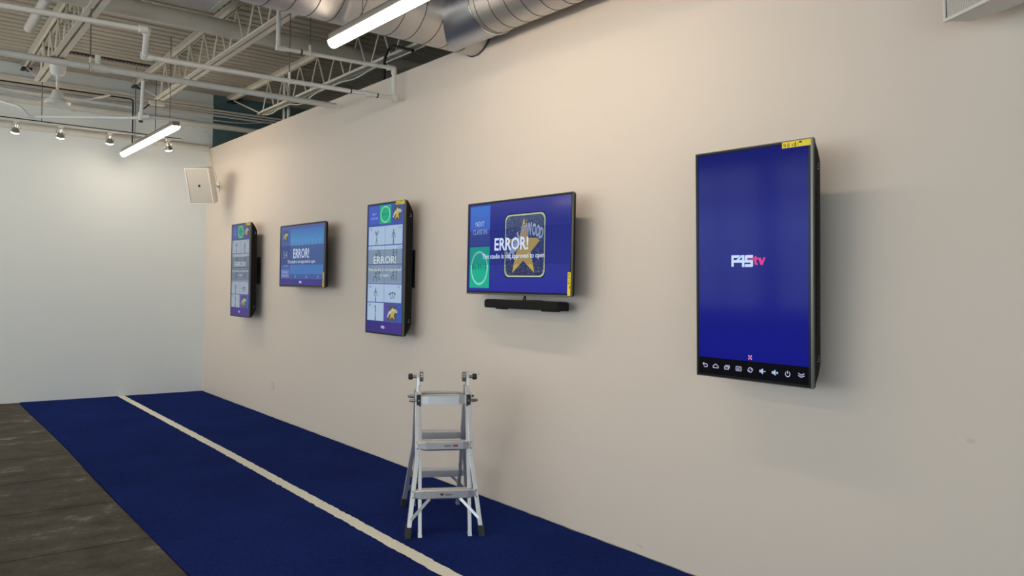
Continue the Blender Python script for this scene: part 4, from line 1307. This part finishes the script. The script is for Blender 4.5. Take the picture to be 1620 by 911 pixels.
# ------------------------------------------------------------------ spotlights on their track
tk = thing('light_track', 'dark track rail hanging before the back wall with four spotlights below', 'light track', (2.0, 10.8, 3.42))
MB((2.0, 10.8, 3.42)).box((-1.5, 10.785, 3.385), (2.93, 10.82, 3.402)).build('rail', M_pipe, tk)
o = MB((2.0, 10.8, 3.42)).box((-1.5, 10.783, 3.402), (2.93, 10.822, 3.414)).build('rail_top', M_dark, tk)
for xx in (1.36, 2.62):
    MB((2.0, 10.8, 3.42)).cyl((xx, 10.8, 3.41), (xx, 10.8, 4.21), 0.005, 8).build('suspension_rod', M_rod, tk)
M_bulb = emis('lit_bulb', (255, 246, 226), SPOT_L)
def spot(x, label, az):
    c = Vector((x, 10.8, 3.385))
    root = thing('track_spotlight', label, 'spotlight', c, group='track spotlights')
    mb = MB(c).cbox((x, 10.8, 3.372), (0.05, 0.032, 0.024))
    mb.build('track_adapter', M_white, root)
    tilt = Matrix.Rotation(R(22), 3, 'X') @ Matrix.Rotation(R(az), 3, 'Y')
    h = Vector((x, 10.8, 3.30))
    MB(c).tube([(x, 10.8, 3.362), (x - 0.03, 10.8, 3.345), (x - 0.045, 10.8, 3.30), (x - 0.036, 10.8, 3.27)], 0.005, 6).tube([(x, 10.8, 3.362), (x + 0.03, 10.8, 3.345), (x + 0.045, 10.8, 3.30), (x + 0.036, 10.8, 3.27)], 0.005, 6).build('yoke', M_chrome, root, smooth=True)
    MB(c).lathe(h, [(0.016, 0.045), (0.020, 0.02), (0.024, 0.0), (0.044, -0.028), (0.050, -0.045), (0.046, -0.052)], 20, tilt).build('lamp_housing', M_chrome, root, smooth=True)
    MB(c).lathe(h, [(0.0455, -0.050), (0.040, -0.062), (0.022, -0.070), (0.004, -0.072)], 20, tilt).build('bulb', M_bulb, root, smooth=True)
for x, l, az in ((1.102, 'leftmost small chrome spotlight of the four on the track', 6), (1.559, 'second chrome spotlight from the left on the track', 0),
             (2.095, 'chrome spotlight on the track just left of the far tube light', 0), (2.778, 'chrome spotlight at the right end of the track, right of the far tube light', -14)):
    spot(x, l, az)

# ------------------------------------------------------------------ ceiling fan
fx, fy = 1.275, 9.08
fan = thing('ceiling_fan', 'white three-bladed industrial ceiling fan hanging from the joist at upper left', 'ceiling fan', (fx, fy, 3.76))
off = (fx, fy, 3.76)
MB(off).box((fx - 0.10, fy - 0.05, 3.735), (fx + 0.10, fy + 0.05, 3.762)).build('mounting_plate', M_dark, fan)
MB(off).lathe((fx, fy, 0), [(0.075, 3.735), (0.075, 3.66), (0.062, 3.625), (0.05, 3.60), (0.02, 3.598)], 24).build('canopy', M_white, fan, smooth=True)
MB(off).cyl((fx, fy, 3.44), (fx, fy, 3.62), 0.014, 12).build('down_rod', M_white, fan, smooth=True)
MB(off).lathe((fx, fy, 0), [(0.030, 3.452), (0.045, 3.44), (0.062, 3.372), (0.066, 3.352)], 28).build('motor_cover', M_white, fan, smooth=True)
MB(off).lathe((fx, fy, 0), [(0.07, 3.357), (0.112, 3.348), (0.120, 3.330), (0.105, 3.308), (0.05, 3.298), (0.01, 3.297)], 32).build('motor_housing', M_white, fan, smooth=True)
for k_, a in enumerate((-53, 67, 187)):
    Mz = Matrix.Rotation(R(a), 4, 'Z')
    bl = MB()
    secs = [(rr_ * 0.86, hw_, tw_) for rr_, hw_, tw_ in [(0.105, 0.022, 5), (0.16, 0.026, 8), (0.26, 0.055, 12), (0.42, 0.062, 13), (0.56, 0.068, 12), (0.66, 0.064, 10), (0.715, 0.045, 9), (0.735, 0.015, 9)]]
    vs, fs = [], []
    for (rr, hw, tw) in secs:
        zt = 0.03 * (rr / 0.63) ** 1.5 + 0.02 * (rr > 0.43) * (rr - 0.43) / 0.2
        for (q, t) in ((-1, 0.0), (0, 0.006), (1, 0.0), (0, -0.002)):
            vs.append(Mz @ Vector((rr, q * hw * 0.8 * math.cos(R(tw)), q * hw * 0.8 * math.sin(R(tw)) + t + zt)))
    for j in range(len(secs) - 1):
        for i in range(4):
            fs.append((j * 4 + i, j * 4 + (i + 1) % 4, (j + 1) * 4 + (i + 1) % 4, (j + 1) * 4 + i))
    fs += [(3, 2, 1, 0), tuple(len(vs) - 4 + i for i in range(4))]
    bl.add([v + Vector((0, 0, 3.325 - 3.76)) for v in vs], fs)
    bl.build('blade', M_white, fan, smooth=True)

# ------------------------------------------------------------------ small things
o = MB().rbox((-0.036, -0.006, -0.058), (0.036, 0.0, 0.058), 0.006).build('wall_plate', mat('wall_plate_paint', (216, 210, 196), 0.4), bevel=0.002)
o.location = (WX, 8.95, 0.36)
o.rotation_euler = (0, 0, R(-90))
tag(o, 'small blank wall plate painted like the wall, low beyond the ladder', 'wall plate')
o = thing('junction_box', 'small white box fixed to a joist end left of the far tube light', 'junction box', (2.68, 11.0, 3.86))
MB().box((-0.09, -0.05, -0.02), (0.09, 0.05, 0.03)).build('box', M_white, o, bevel=0.004)
MB().tube([(-0.16, 0.02, -0.09), (-0.08, 0.0, -0.01)], 0.008, 8).build('bracket_arm', M_dark, o)
MB().cyl((0.05, 0, 0.03), (0.05, 0, 0.345), 0.006, 8).build('rod', M_steel, o)
